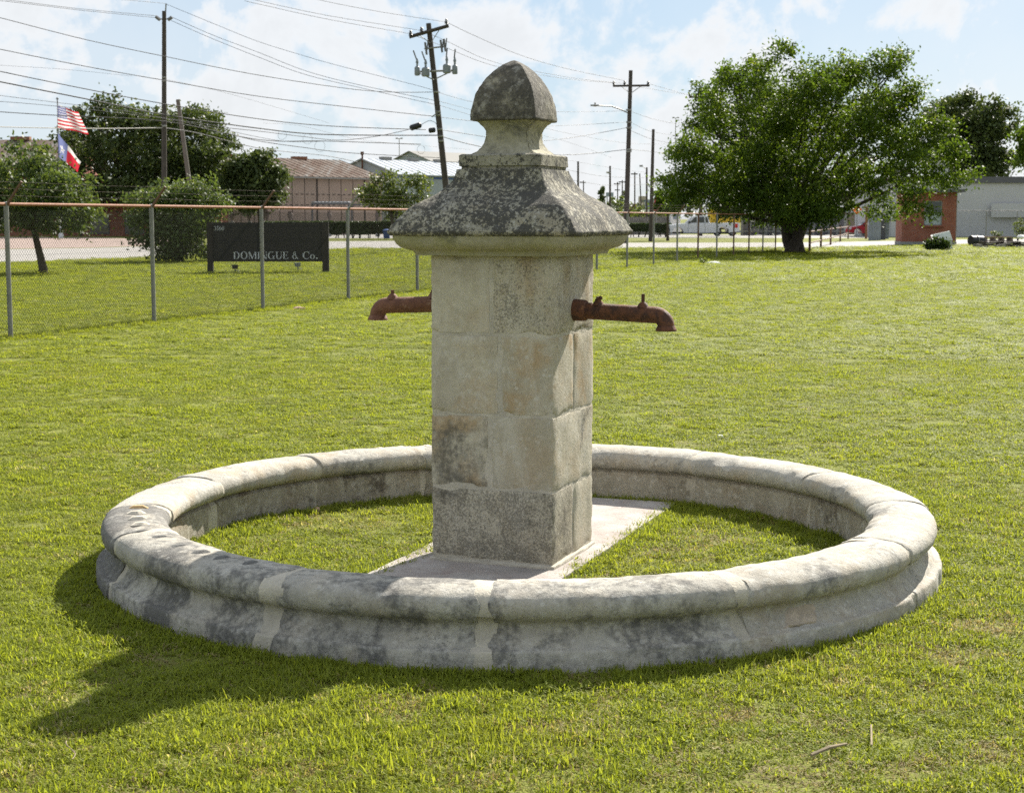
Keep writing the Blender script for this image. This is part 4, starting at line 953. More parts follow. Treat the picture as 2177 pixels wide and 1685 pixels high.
# brick hut
D = 97
def brick_hut():
    a = ground_at(1918, D); w = (2029 - 1918) / FPX * D; zt = at(1975, 409, D).z; dpt = 3.0; rz = -R(7)
    t = thing('brick_hut', 'small red brick gatehouse hut with one window and flat roof', 'hut', a, rz)
    def bx(nm, c, s, mat, par=t): m = MB(); m.box(c, s); return m.build(nm, mat, par, org=(0, 0, 0))
    x0, x1 = (1963 - 1918) / FPX * D, (2000 - 1918) / FPX * D; z0, z1 = at(1980, 479, D).z, at(1980, 427, D).z
    for nm, c, s in (('wall', (x0 / 2, .11, zt / 2 + .12), (x0, .22, zt - .24)), ('wall', ((x1 + w) / 2, .11, zt / 2 + .12), (w - x1, .22, zt - .24)), ('wall', ((x0 + x1) / 2, .11, (z0 + .24) / 2), (x1 - x0, .22, z0 - .24)), ('wall', ((x0 + x1) / 2, .11, (z1 + zt) / 2), (x1 - x0, .22, zt - z1)),
                     ('wall', (.11, dpt / 2 + .11, zt / 2 + .12), (.22, dpt - .22, zt - .24)), ('wall', (w / 2, dpt + .11, zt / 2 + .12), (w, .22, zt - .24)),
                     ('wall', (w - .11, .45, zt / 2 + .12), (.22, .46, zt - .24)), ('wall', (w - .11, dpt - .55, zt / 2 + .12), (.22, 1.1, zt - .24))): bx(nm, c, s, M['brick'])
    bx('plinth', (w / 2, dpt / 2, .115), (w + .10, dpt + .34, .25), M['concrete'])
    bx('roof', (w / 2 + .08, dpt / 2, zt + .09), (w + .75, dpt + .8, .17), M['fascia'])
    bx('door', (w - .16, 1.28, zt / 2 + .1), (.06, 1.2, zt - .3), M['rust_dark'])
    f = MB(); xm, zm = (x0 + x1) / 2, (z0 + z1) / 2; W, Hh = x1 - x0, z1 - z0
    for c, s in (((xm, .06, z0 + .03), (W, .08, .06)), ((xm, .06, z1 - .03), (W, .08, .06)), ((x0 + .03, .06, zm), (.06, .08, Hh)), ((x1 - .03, .06, zm), (.06, .08, Hh)), ((xm, .05, zm), (W, .06, .05)), ((xm - .1, .055, zm), (.05, .07, Hh))): f.box(c, s)
    win = f.build('window', M['winframe'], t, org=(0, 0, 0))
    bx('pane', (xm, .085, zm + Hh / 4), (W - .1, .02, Hh / 2 - .06), M['glass_dark'], win); bx('pane', (xm, .085, zm - Hh / 4), (W - .1, .02, Hh / 2 - .06), M['blind'], win)
    bx('sill', (xm, -.03, z0 - .05), (W + .25, .18, .10), M['brick'], win)
    m = MB(); m.tube([(w + .02, .08, .25), (w + .02, .08, zt - .05)], .03, 6); m.box((w + .04, .3, 1.15), (.1, .12, .14)); m.build('conduit', M['concrete'], t, org=(0, 0, 0))
brick_hut()
# leaning pale board and round bush in front of the hut
p = G(2000, 531); t = thing('leaning_board', 'pale board tilted on a round bush at the hut corner', 'board', p)
m = MB(); k = 93 / FPX
pl = [Vector((at(x, y, 93).x, 93 + dy, at(x, y, 93).z)) for x, y, dy in ((1980, 500, 0), (2019, 491, 0), (2023, 511, -.25), (1984, 521, -.25))]
m.prism(pl, (0, 0, 0), (0, .06, .01)); o = m.build('board', M['paleboard'], t); recalc(o.data)
m = MB(); m.prism([p + Vector((.55, .3, 0)), p + Vector((.70, .3, 0)), p + Vector((.62, .35, .65)), p + Vector((.5, .35, .65))], (0, 0, 0), (0, .08, 0)); o = m.build('prop', M['paleboard'], t); recalc(o.data)
def bush(name, label, px, py, lobes, n, size, mat, seed, cat='bush', clus=.22):
    p = G(px, py); t = thing(name, label, cat, p); D = p.y; kk = D / FPX; L = []
    for x, y, r_ in lobes: c = at(x, y, D); L.append((tuple(c), (r_ * kk, r_ * kk, r_ * kk)))
    m = MB(); r = np.random.default_rng(seed)
    for c, rad in L: m.tube([p + Vector((0, 0, -.05)), Vector(c)], [.03, .012], 5)
    m.build('stem', M['bark'], t); crown('foliage', L, n, size, M[mat], t, seed, clus, .6)
bush('round_bush', 'low dark round bush under the tilted pale board', 1994, 533, [(1980, 522, 11), (1994, 520, 12), (2008, 524, 10)], 3500, .13, 'leaf_hedge', 300)
bush('tall_weed', 'tall yellow-green weed against pale wall by the timber pile', 2163, 512, [(2160, 480, 6), (2170, 475, 7), (2177, 488, 9), (2166, 495, 8)], 800, .13, 'leaf_airy', 310, 'weed', .25)
bush('tall_weed', 'short pale weed growing beside the wooden pallet', 2118, 514, [(2112, 498, 4), (2122, 500, 5)], 350, .12, 'leaf_airy', 312, 'weed', .2)
bush('dry_weed', 'clump of dry tan weeds at a fence post near the litter', 1495, 562, [(1494, 553, 3), (1497, 557, 3)], 130, .10, 'leaf_airy', 314, 'weed', .15)
# corrugated sheets stacked upright
for i, (x0, x1, yb, lean, lab) in enumerate(((1846, 1872, 511, .25, 'corrugated grey metal sheet standing nearest the orange sign'), (1868, 1884, 510, .35, 'dark corrugated metal sheet leaning in the middle of the stack'), (1881, 1893, 508, .15, 'narrow grey metal sheet leaning by the pale building door'))):
    p = G(x0, yb); D = p.y + .3 * i; w = (x1 - x0) / FPX * D; h = at(x0, 452 + 4 * i, D).z; t = thing('metal_sheet', lab, 'metal sheet', p, 0, 'metal sheets leaning upright beside the brick hut')
    m = MB(); n = 14; V = []
    for k2 in range(n + 1):
        x = w * k2 / n; dy = .05 * (k2 % 2)
        V += [p + Vector((x, .3 * i + dy, 0)), p + Vector((x + .05, .3 * i + dy + lean, h)), p + Vector((x, .3 * i + dy + .02, 0)), p + Vector((x + .05, .3 * i + dy + lean + .02, h))]
    for k2 in range(n): b4 = k2 * 4; m.add([V[b4], V[b4 + 4], V[b4 + 5], V[b4 + 1]], [(0, 1, 2, 3)]); m.add([V[b4 + 2], V[b4 + 6], V[b4 + 7], V[b4 + 3]], [(3, 2, 1, 0)])
    m.build('sheet', M['sheet'] if i != 1 else M['fascia'], t)
    m = MB(); m.box(p + Vector((w / 2, .3 * i + lean / 2 + .05, h * .5)), (w, .03, .06)); m.box(p + Vector((w / 2 + .05, .3 * i + lean + .06, h)), (w, .05, .05)); m.build('edge_bar', M['oldmetal'], t)
# timber and rubble pile at the right edge
for i, (x0, x1, y, lab, mat) in enumerate(((2078, 2150, 511, 'stack of weathered planks with a warm top board by the pale building', 'plank'), (2092, 2240, 521, 'long dark timber frame lying on rubble at the right edge', 'bark'))):
    p = G(x0, y + 6); D = p.y; w = (x1 - x0) / FPX * D; t = thing('timber_stack', lab, 'timber', p)
    for k2 in range(4): m = MB(); m.box(p + Vector((w / 2, .25 * k2, .42 if i == 0 else .3)), (w, .2, .05)); m.build('plank', M['plank_warm' if i == 0 else mat], t)
    for k2 in range(5): m = MB(); m.box(p + Vector((w * k2 / 4, .4, .18)), (.14, 1.0, .36)); m.build('bearer', M[mat], t)
    m = MB(); m.box(p + Vector((w / 2, -.06, .16)), (w, .06, .07)); m.build('lower_rail', M[mat], t)
p = G(2072, 523); t = thing('tar_drum', 'black drum lying on its side at the end of the timber', 'drum', p)
m = MB(); m.tube([p + Vector((-.25, 0, .33)), p + Vector((.55, .35, .30))], .30, 14); m.build('drum', M['black'], t, True)
m = MB(); m.tube([p + Vector((.1, .15, .33)), p + Vector((.13, .165, .33))], .32, 14); m.build('hoop', M['winframe'], t, True)
rub = MB(); rr_ = np.random.default_rng(5)
for i in range(90):
    p = G(rr_.uniform(2075, 2300), rr_.uniform(520, 528)); s = rr_.uniform(.12, .38); rub.box(p + Vector((0, 0, s * .3)), (s, s * rr_.uniform(.6, 1.2), s * .7), rr_.uniform(0, 3))
tag(rub.build('rubble', M['rubble']), 'grey rubble heaped under the timber at the right edge', 'rubble', kind='stuff')
p = G(2170, 523); t = thing('white_bag', 'small white sack on the timber pile', 'bag', p); m = MB(); m.lathe([(.05, .42), (.22, .45), (.26, .55), (.16, .66), (.03, .68)], 10, p); m.build('sack', M['litter'], t, True)
# thin fence in front of the pale building
fa, fb = ground_at(2030, 131), ground_at(2420, 133); t = thing('yard_fence', 'thin grey wire fence along the pale flat-roofed building', 'fence', fa)
zt = at(2100, 448, 131).z
for k2 in range(7): p = fa.lerp(fb, (k2 + .02) / 6); m = MB(); m.tube([p, p + Vector((0, 0, zt))], .035, 6); m.build('post', M['galv'], t)
m = MB(); m.tube([fa + Vector((0, 0, zt)), fb + Vector((0, 0, zt))], .03, 6); m.build('top_rail', M['fascia'], t)
yard_mesh = chain_mesh(2.6, zt - .1, .10, .003)
for k2 in range(6): o = link('chain_link_mesh', yard_mesh, t, fa.lerp(fb, k2 / 6) - fa); 
# gate post
p = G(1841, 508); t = thing('gate_post', 'rusty orange gate post beside the red car', 'post', p); m = MB(); m.tube([p, p + Vector((0, 0, at(1841, 441, p.y).z))], .10, 8); m.lathe([(.13, 0), (.13, .06)], 8, p + Vector((0, 0, at(1841, 441, p.y).z))); m.build('post', M['rail'], t)
# yard fence and low walls beyond the road
t = thing('slat_fence', 'dark grey slatted yard fence behind the trunk of the big tree', 'fence', ground_at(1575, 156)); a, b = ground_at(1575, 156), ground_at(1800, 156)
for k2 in range(40): p = a.lerp(b, (k2 + .5) / 40); m = MB(); m.box(p + Vector((0, 0, 1.0)), (.255, .04, 2.0 + .1 * math.sin(k2 * 7))); m.build('slat', M['fascia'] if k2 % 3 else M['winframe'], t)
for z in (.4, 1.7): m = MB(); m.box((a + b) / 2 + Vector((0, -.06, z)), ((b - a).length, .06, .12)); m.build('rail', M['winframe'], t)
t = thing('timber_shed', 'brown timber shed wall behind the red car', 'shed', ground_at(1690, 165)); a, b = ground_at(1690, 165), ground_at(1850, 165)
m = MB(); m.box((a + b) / 2 + Vector((0, 2, 1.1)), ((b - a).length, 4, 2.3)); m.build('wall', M['plank'], t); m = MB(); m.box((a + b) / 2 + Vector((0, 1.9, 2.35)), ((b - a).length + .4, 4.4, .16)); m.build('roof', M['palemetal'], t)
t = thing('low_wall', 'low grey stacked block wall behind the right hedge', 'wall', ground_at(1300, 160)); a, b = ground_at(1300, 160), ground_at(1428, 160)
for k2 in range(26):
    for j2 in range(4):
        p = a.lerp(b, (k2 + .5 * (j2 % 2) + .25) / 26.5); m_ = bpy.data.meshes.get('block_shared')
        if m_ is None: mm = MB(); mm.box((0, 0, 0), ((b - a).length / 26.5 - .03, .35, .42)); m_ = mm.mesh('block_shared', M['rubble'])
        o = link('block', m_, t, p - t.location + Vector((0, .03 * ((k2 * 7 + j2 * 3) % 3), .24 + .45 * j2)))
t = thing('market_shed', 'long white low roof far beyond the red umbrella', 'shed', ground_at(1290, 250)); a, b = ground_at(1290, 250), ground_at(1440, 250)
m = MB(); m.box((a + b) / 2 + Vector((0, 4, 1.2)), ((b - a).length, 8, 2.4)); m.build('wall', M['tan'], t); m = MB(); m.box((a + b) / 2 + Vector((0, 3.8, 2.75)), ((b - a).length + 1, 9, .7)); m.build('roof', M['white'], t)
for nm, lab, x0, x1, y0, D, mat in (('office_block', 'far beige office block between the distant poles', 1361, 1376, 417, 620, 'tan'), ('office_block', 'far dark grey block right of the beige one', 1376, 1402, 424, 560, 'farblue'), ('office_block', 'far narrow blue block left of the thick pole', 1319, 1330, 425, 640, 'farblue'), ('office_block', 'far low grey block beyond the right pole', 1340, 1364, 433, 500, 'tan')):
    a, b = ground_at(x0, D), ground_at(x1, D); h = at(x0, y0, D).z; t = thing(nm, lab, 'building', a)
    m = MB(); m.box((a + b) / 2 + Vector((0, 5, h / 2)), ((b - a).length, 10, h)); m.build('wall', M[mat], t)
    for k2 in range(2): m = MB(); m.box((a + b) / 2 + Vector((0, -.05, h * (.62 + .2 * k2))), ((b - a).length * .8, .1, h * .07)); m.build('window_band', M['glass_dark'], t)
# billboard on legs
a, b = ground_at(1288, 420), ground_at(1304, 420); t = thing('billboard', 'small grey billboard on legs far off beside the lamp pole', 'billboard', a)
z0, z1 = at(0, 418, 420).z, at(0, 409, 420).z; m = MB(); m.box((a + b) / 2 + Vector((0, 0, (z0 + z1) / 2)), ((b - a).length, .4, z1 - z0)); m.build('panel', M['farblue'], t)
for p in (a.lerp(b, .15), a.lerp(b, .85)): m = MB(); m.tube([p, p + Vector((0, 0, z0))], .15, 5); m.build('leg', M['galv'], t)
# cypresses and far tree line
def spire(px, ytop, D, lab, seed):
    p = ground_at(px, D); h = at(px, ytop, D).z; t = thing('cypress', lab, 'tree', p); m = MB(); m.tube([p, p + Vector((0, 0, h * .9))], [.15, .03], 5); m.build('trunk', M['bark'], t)
    L = [(tuple(p + Vector((0, 0, h * (k2 + .5) / 8))), (.09 * h * (1 - k2 / 8.5) + .12,) * 2 + (h / 12,)) for k2 in range(8)]; crown('crown', L, 1800, .5, M['leaf_dark'], t, seed, .3, .7)
spire(1279, 397, 260, 'thin dark cypress left of the billboard', 400); spire(1401, 400, 260, 'thin dark cypress above the red umbrella', 401)
r_ = np.random.default_rng(77); LB = []
for i in range(150):
    px = r_.uniform(-400, 2600); D = r_.uniform(420, 700); hh = r_.uniform(4, 10); c = ground_at(px, D); LB.append((tuple(c + Vector((0, 0, hh * .5))), (hh * 1.3, hh * .8, hh * .55)))
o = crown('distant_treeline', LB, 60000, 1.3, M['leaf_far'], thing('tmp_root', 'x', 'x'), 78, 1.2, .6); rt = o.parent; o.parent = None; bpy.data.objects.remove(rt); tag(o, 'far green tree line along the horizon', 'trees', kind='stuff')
for i, (px, D, yt, lab) in enumerate(((1312, 230, 425, 'small far bush under the billboard'), (1330, 300, 432, 'pale green far bush behind the thick pole'), (1348, 215, 442, 'small bright shrub above the right hedge'), (1250, 320, 428, 'far tree beside the stone cap'))):
    p = ground_at(px, D); h = at(px, yt, D).z; t = thing('far_shrub', lab, 'bush', p); m = MB(); m.tube([p, p + Vector((0, 0, h * .6))], .12, 5); m.build('stem', M['bark'], t)
    crown('foliage', [(tuple(p + Vector((0, 0, h * .55))), (h * .55, h * .55, h * .5)), (tuple(p + Vector((h * .4, 0, h * .4))), (h * .4,) * 3)], 1200, .4, M['leaf_airy'], t, 420 + i, .4, .6)
# awning, urns, bin by the pink warehouse
a, b = ground_at(664, 149), ground_at(742, 149); z = at(700, 430, 149).z; t = thing('awning', 'pale corrugated awning on dark posts before the pink warehouse', 'awning', a)
m = MB()
for k2 in range(20): p = a.lerp(b, (k2 + .5) / 20); m.box(p + Vector((0, .6, z + .03 * (k2 % 2))), ((b - a).length / 20, 2.4, .05))
m.build('awning_roof', M['palemetal'], t)
m = MB(); m.box((a + b) / 2 + Vector((0, -.62, z - .12)), ((b - a).length, .08, .18)); m.build('fascia', M['fascia'], t)
for p in (a, b): m = MB(); m.tube([p, p + Vector((0, 0, z))], .09, 6); m.build('post', M['fascia'], t)
a, b = ground_at(748, 150), ground_at(905, 150); t = thing('pergola', 'dark low pergola frame behind the airy small tree', 'pergola', a); z = at(700, 435, 150).z
for k2 in range(4): p = a.lerp(b, k2 / 3); m = MB(); m.tube([p, p + Vector((0, 0, z))], .08, 6); m.build('post', M['fascia'], t)
m = MB(); m.box((a + b) / 2 + Vector((0, 0, z)), ((b - a).length, .15, .15)); m.build('beam', M['fascia'], t)
for k2, (px, w, lab) in enumerate(((493, 11, 'dark stone urn above the left part of the sign'), (530, 12, 'dark stone urn just left of the third fence post'), (568, 11, 'squat dark urn right of the third fence post'), (617, 12, 'dark urn with a handle behind the sign middle'), (700, 10, 'dark square-shouldered urn left of the fourth fence post'), (803, 12, 'dark urn by the stone cap above the hedge'))):
    D = 147; p = ground_at(px, D); kk = D / FPX; zt, zb = at(px, 449, D).z, at(px, 471, D).z; t = thing('stone_urn', lab, 'urn', p, 0, 'stone urns on pedestals along the pink warehouse')
    h = zt - zb; rr = w * kk / 2; m = MB(); m.lathe([(rr * .5, 0), (rr * .35, h * .15), (rr, h * .55), (rr * .95, h * .75), (rr * .6, h * .85), (rr * .85, h)], 12, p + Vector((0, 0, zb))); m.build('urn', M['stoneurn'], t, True)
    m = MB(); m.box(p + Vector((0, 0, zb / 2)), (rr * 1.5, rr * 1.5, zb)); m.build('pedestal', M['concrete'], t)
p = G(822, 507.5); t = thing('blue_bin', 'small blue bin at the end of the left hedge', 'bin', p); m = MB(); m.lathe([(.25, 0), (.3, .62), (.33, .64), (.33, .7), (.12, .78)], 12, p); m.build('bin_body', M['blue'], t, True); m = MB(); m.tube([p + Vector((-.1, 0, .78)), p + Vector((.1, 0, .78))], .03, 6); m.build('handle', M['blue'], t)

# ------------------------------------------------------------------ utility poles, wires
def pole(name, label, top, low, D, r0, r1, mat='polewood', group='wooden utility poles along the road', cat='utility pole'):
    a = at(*top, D); b = at(*low, D); d = (b - a); t0 = -a.z / d.z; base = a + d * t0
    t = thing(name, label, cat, base, 0, group); m = MB(); m.tube([base + (base - a).normalized() * .2, base.lerp(a, .5), a], [r1, (r0 + r1) / 2, r0], 10); m.build('pole', M[mat], t, True)
    return t
def bar(t, nm, p, q, D, r, mat, n=5, D2=None):
    m = MB(); m.tube([at(*p, D), at(*q, D2 or D)], r, n); return m.build(nm, M[mat], t)
def insul(t, x, y, D, s=1.0, nm='insulator', mat='porcelain'):
    c = at(x, y, D); m = MB(); m.lathe([(.03 * s, -.16 * s), (.03 * s, -.05 * s), (.09 * s, -.04 * s), (.05 * s, .0), (.08 * s, .01 * s), (.04 * s, .08 * s), (.06 * s, .10 * s), (.02 * s, .14 * s)], 8, c); m.build(nm, M[mat], t, True)
A = pole('utility_pole', 'tall straight pole with two short top brackets left of the sign', (349, 24), (349, 400), 80, .105, .15)
bar(A, 'top_pin', (352, 26), (353, 8), 80, .035, 'galv'); bar(A, 'bracket', (340, 43), (331, 36), 80, .09, 'porcelain'); bar(A, 'bracket', (357, 43), (366, 37), 80, .09, 'porcelain'); bar(A, 'bracket_bar', (333, 41), (364, 41), 80, .03, 'galv')
for y in (165, 172, 268): bar(A, 'band', (345, y), (354, y), 79.85, .05, 'galv')
B = pole('utility_pole', 'leaning pole with crossarm and transformer cluster behind the cap', (911, 50), (948, 397), 76, .12, .16)
arm = bar(B, 'crossarm', (870, 79), (954, 55), 75.8, .085, 'polewood', 4)
for x, y in ((873, 72), (896, 65), (949, 48)): insul(B, x, y, 75.8, 1.2)
bar(B, 'brace', (890, 74), (915, 92), 75.8, .02, 'galv'); bar(B, 'brace', (936, 61), (917, 90), 75.8, .02, 'galv')
bar(B, 'cutout_arm', (902, 104), (948, 99), 75.8, .04, 'galv')
for x, y in ((905, 103), (938, 98), (945, 96)):
    m = MB(); c = at(x, y, 75.7); m.tube([c + Vector((-.03, 0, .28)), c + Vector((.05, 0, -.30))], .05, 6); m.tube([c + Vector((.1, 0, .32)), c + Vector((.06, 0, -.1))], .03, 5); m.build('fuse_cutout', M['porcelain'], B)
bar(B, 'platform_arm', (882, 153), (970, 150), 75.7, .05, 'galv'); bar(B, 'platform_brace', (890, 155), (922, 170), 75.7, .03, 'galv'); bar(B, 'platform_brace', (960, 152), (926, 168), 75.7, .03, 'galv')
for x, y, w in ((887, 150, .13), (905, 152, .19), (950, 145, .19), (967, 147, .13)):
    m = MB(); c = at(x, y, 75.5); m.lathe([(w * .8, -.24), (w, -.2), (w, .12), (w * .7, .18), (.05, .2), (.05, .34), (.08, .36), (.03, .55)], 10, c); cn = m.build('transformer_can', M['can'], B, True)
    m = MB(); m.tube([c + Vector((-.03, 0, .5)), c + Vector((.02 * (1 if x > 920 else -9), 0, .92))], .035, 5); m.build('bushing_rod', M['porcelain'], cn)
for y in (196, 238, 245, 275, 290, 300): bar(B, 'band', (911 + (y - 50) * .107 - 5, y), (911 + (y - 50) * .107 + 6, y), 75.85, .05, 'galv')
bar(B, 'side_bracket', (930, 240), (918, 249), 75.8, .03, 'galv')
C = pole('utility_pole', 'thick pole with crossarm and street lamp right of the cap', (1341, 150), (1332, 450), 106, .125, .19)
bar(C, 'crossarm', (1303, 183), (1381, 182), 105.8, .07, 'polewood', 4)
for x in (1305, 1328, 1378): insul(C, x, 178, 105.8, 1.3)
bar(C, 'brace', (1321, 184), (1338, 197), 105.8, .025, 'galv'); bar(C, 'brace', (1362, 184), (1342, 198), 105.8, .025, 'galv')
m = MB(); m.tube([at(1334, 240, 105.8), at(1320, 233, 105.4), at(1300, 226, 104.9), at(1272, 225, 104.2)], .045, 6); la = m.build('lamp_arm', M['galv'], C, True)
m = MB(); c = at(1265, 225, 104); m.add([], []); m.lathe([(.02, .10), (.13, .05), (.16, 0), (.10, -.05)], 8, c); m.box(c + Vector((-.02, 0, .02)), (.55, .18, .10)); m.tube([c + Vector((0, 0, .1)), c + Vector((0, 0, .2))], .05, 6); m.build('lamp_head', M['galv'], la)
for y in (234, 260, 272, 318, 322): bar(C, 'band', (1331, y), (1343, y), 105.8, .06, 'galv')
pole('utility_pole', 'bare pole without arms standing right of the lamp pole', (1389, 275), (1384, 470), 114, .10, .15)
Ep = pole('utility_pole', 'distant crossarm pole half hidden by the big tree', (1492, 186), (1491, 300), 152, .13, .19)
bar(Ep, 'crossarm', (1465, 207), (1519, 206), 151.7, .09, 'polewood', 4)
for x in (1466, 1480, 1517): insul(Ep, x, 203, 151.7, 1.6)
bar(Ep, 'brace', (1478, 208), (1491, 218), 151.7, .04, 'galv'); bar(Ep, 'brace', (1506, 208), (1492, 218), 151.7, .04, 'galv'); bar(Ep, 'cutout', (1485, 230), (1500, 228), 151.7, .06, 'galv')
pole('pole_stub', 'short pale leaning pole stub beside the tall left pole', (378, 212), (403, 392), 120, .15, .19, 'palewood')
for i, (x, yt, D, rr, lab, arms, lamp) in enumerate(((1229, 343, 175, .13, 'plain far pole rising just right of the stone cap', 0, 0), (1297, 353, 180, .13, 'far pole with one short lamp bracket', 0, 1), (1375, 356, 170, .12, 'far pole with flat lamp head on a bracket', 0, 2), (1240.5, 384, 330, .14, 'tiny far pole next to the cap curve', 1, 0), (1313, 387, 330, .14, 'far pole with two crossarms near the billboard', 2, 0), (1323, 383, 300, .13, 'thin far pole left of the thick pole', 1, 0), (1349.5, 366, 270, .13, 'far pole with short arm right of the thick pole', 1, 0), (1360, 369, 280, .12, 'thin leaning far pole among the distant poles', 0, 0))):
    t = pole('utility_pole', lab, (x, yt), (x - (0 if i != 7 else -3), 440), D, rr * .8, rr)
    if lamp == 1: bar(t, 'lamp_bracket', (x, yt + 15), (x - 8, yt + 13), D - .2, .12, 'galv')
    if lamp == 2: bar(t, 'lamp_bracket', (x, yt + 4), (x - 8, yt - 1), D - .2, .04, 'galv'); m = MB(); m.box(at(x - 12, yt - 3, D), (.35, .25, .18)); m.build('lamp_head', M['galv'], t)
    for k2 in range(arms): bar(t, 'crossarm', (x - 8 + 2 * k2, yt + 4 + 13 * k2), (x + 6 - k2, yt + 4 + 13 * k2), D - .2, .10, 'polewood', 4)
for x, yt, D, lab in ((850, 295, 300, 'thin mast with small lamp bar above the grey warehouse'), (1434, 251, 320, 'thin high lamp mast left of the big tree')):
    p = ground_at(x, D); zt = at(x, yt, D).z; t = thing('light_mast', lab, 'light mast', p, 0, 'thin light masts far off'); m = MB(); m.tube([p, p + Vector((0, 0, zt))], [.12, .06], 6); m.build('mast', M['galv'], t)
    m = MB(); m.box(p + Vector((0, 0, zt)), (1.35, .2, .10)); m.box(p + Vector((-.45, 0, zt + .1)), (.4, .3, .15)); m.box(p + Vector((.45, 0, zt + .1)), (.4, .3, .15)); m.build('lamp_bar', M['galv'], t)
def wire(pts, D0, D1, label, r=.013, mat='cable', group='overhead wires between the poles', name='power_line'):
    if pts[0][0] == -60: a_, b_ = pts[0], pts[1]; pts = [(-700, a_[1] - 640 * max(.12, (b_[1] - a_[1]) / (b_[0] - a_[0])) * .9), (-340, a_[1] - 280 * (b_[1] - a_[1]) / (b_[0] - a_[0]) * .95)] + list(pts); D0 = D0 - 9
    P = smoothp([np.array(p, float) for p in pts], 8) if len(pts) > 2 else pts
    x0, x1 = pts[0][0], pts[-1][0]; W = [at(p[0], p[1], D0 + (D1 - D0) * (p[0] - x0) / (x1 - x0 + 1e-9)) for p in P]
    m = MB(); m.tube(W, r, 5); o = m.build(name, M[mat], org=tuple(W[0]), loc=tuple(W[0])); tag(o, label, 'wire', group)
wire([(-60, -6), (20, 1), (170, 19), (332, 34)], 60, 80, 'upper of the two close wires running left from the tall left pole', .011)
wire([(-60, -2), (20, 4), (170, 22), (333, 38)], 60, 80, 'lower of the two close wires running left from the tall left pole', .011)
wire([(240, -2), (300, 3), (352, 8)], 72, 80, 'short wire entering at the top to the tip of the tall left pole', .010)
wire([(353, 9), (450, 49), (550, 89), (640, 117), (720, 140), (890, 183), (930, 196)], 80, 76, 'wire from the tip of the left pole down to the leaning pole', .010)
wire([(366, 37), (450, 74), (550, 112), (650, 151), (760, 180), (935, 216)], 80, 76, 'upper bracket wire dropping from left pole towards the leaning pole', .011)
wire([(364, 44), (450, 82), (550, 122), (650, 159), (780, 190), (937, 225)], 80, 76, 'lower bracket wire dropping from left pole towards the leaning pole', .011)
wire([(-60, 23), (0, 38), (180, 84), (349, 120), (550, 160), (780, 193), (936, 196)], 64, 76, 'wire crossing the tall left pole a third of the way down', .015)
wire([(-60, 92), (0, 105), (180, 141), (349, 171), (550, 205), (780, 232), (926, 248)], 64, 76, 'wire crossing the left pole at its middle', .016)
wire([(-60, 134), (0, 139), (140, 148), (280, 162)], 90, 100, 'faint wire ending in front of clouds left of the pole', .008)
wire([(349, 168), (470, 195), (600, 232), (700, 262)], 80, 100, 'faint wire sloping right from the band of the left pole', .007)
wire([(-60, 138), (0, 152), (180, 189), (349, 221), (550, 253), (700, 268), (905, 276)], 62, 76, 'wire just above the oak crown crossing the left pole', .019)
wire([(-60, 160), (0, 174), (200, 214), (349, 244), (550, 273), (690, 286), (938, 288)], 62, 76, 'thickest cable sagging across the oak crown', .026)
wire([(-60, 190), (0, 203), (120, 218), (250, 234), (349, 251), (480, 270)], 66, 80, 'twisted service cable dipping over the flagpole top', .011)
wire([(-60, 214), (0, 216), (120, 226), (250, 240), (349, 252), (470, 275), (600, 300), (700, 300)], 66, 76, 'lower twisted cable meeting the splice bundle', .011)
wire([(-60, 233), (0, 238), (130, 246), (349, 258), (550, 297), (690, 300), (895, 307)], 66, 76, 'black cable at the flag height left of the pole', .018)
wire([(-60, 269), (0, 270), (180, 273.5), (349, 272)], 68, 80, 'cable coloured pale as if sunlit, crossing in front of the upper flag', .024, 'cable_sunlit')
wire([(349, 272), (420, 283), (550, 315), (690, 331), (760, 345)], 80, 110, 'dark continuation of pale cable sloping right from the left pole', .020)
wire([(480, 283), (550, 300), (640, 313), (740, 325), (940, 336)], 70, 76, 'cable low over the pink warehouse roof', .016)
wire([(480, 272), (550, 279), (640, 290), (720, 298), (800, 290), (868, 276)], 70, 76, 'cable rising to the black splice case', .015)
wire([(895, 266), (912, 257), (926, 262), (932, 276)], 76, 76, 'short looping cable from splice case to the leaning pole', .013)
wire([(620, -18), (678, 0), (800, 24), (948, 47)], 70, 76, 'topmost wire reaching the right end of the leaning crossarm', .010)
wire([(520, -8), (550, 2), (700, 34), (895, 65)], 70, 76, 'middle wire reaching the leaning crossarm', .010)
wire([(520, 2), (550, 9), (700, 42), (872, 72)], 70, 76, 'lower wire reaching the left end of leaning crossarm', .010)
wire([(949, 47), (1000, 72), (1100, 115), (1200, 145), (1330, 172)], 76, 106, 'wire from leaning crossarm passing behind the finial tip', .012)
wire([(897, 65), (950, 88), (1050, 132), (1200, 163), (1306, 176)], 76, 106, 'middle wire from leaning crossarm to the lamp pole crossarm', .011)
wire([(874, 73), (935, 96), (1050, 140), (1200, 167), (1327, 178)], 76, 106, 'lower wire from leaning crossarm to the lamp pole crossarm', .011)
wire([(930, 196), (1000, 216), (1100, 232), (1200, 238), (1333, 236)], 76, 106, 'wire passing behind the finial base to the lamp arm', .009)
wire([(926, 248), (1000, 257), (1100, 268), (1200, 267), (1330, 260)], 76, 106, 'wire at the height of the finial neck top', .012)
wire([(937, 276), (1000, 286), (1100, 300), (1200, 295), (1332, 272)], 76, 106, 'sagging cable rising to the lamp pole just below its bracket', .015)
wire([(938, 290), (1000, 307), (1100, 326), (1200, 329), (1260, 326), (1333, 318)], 76, 106, 'lowest sagging cable at the height of the cap plinth', .020)
wire([(936, 216), (1050, 246), (1200, 282), (1330, 304), (1420, 306)], 76, 140, 'thin long wire behind the neck towards the far poles', .009)
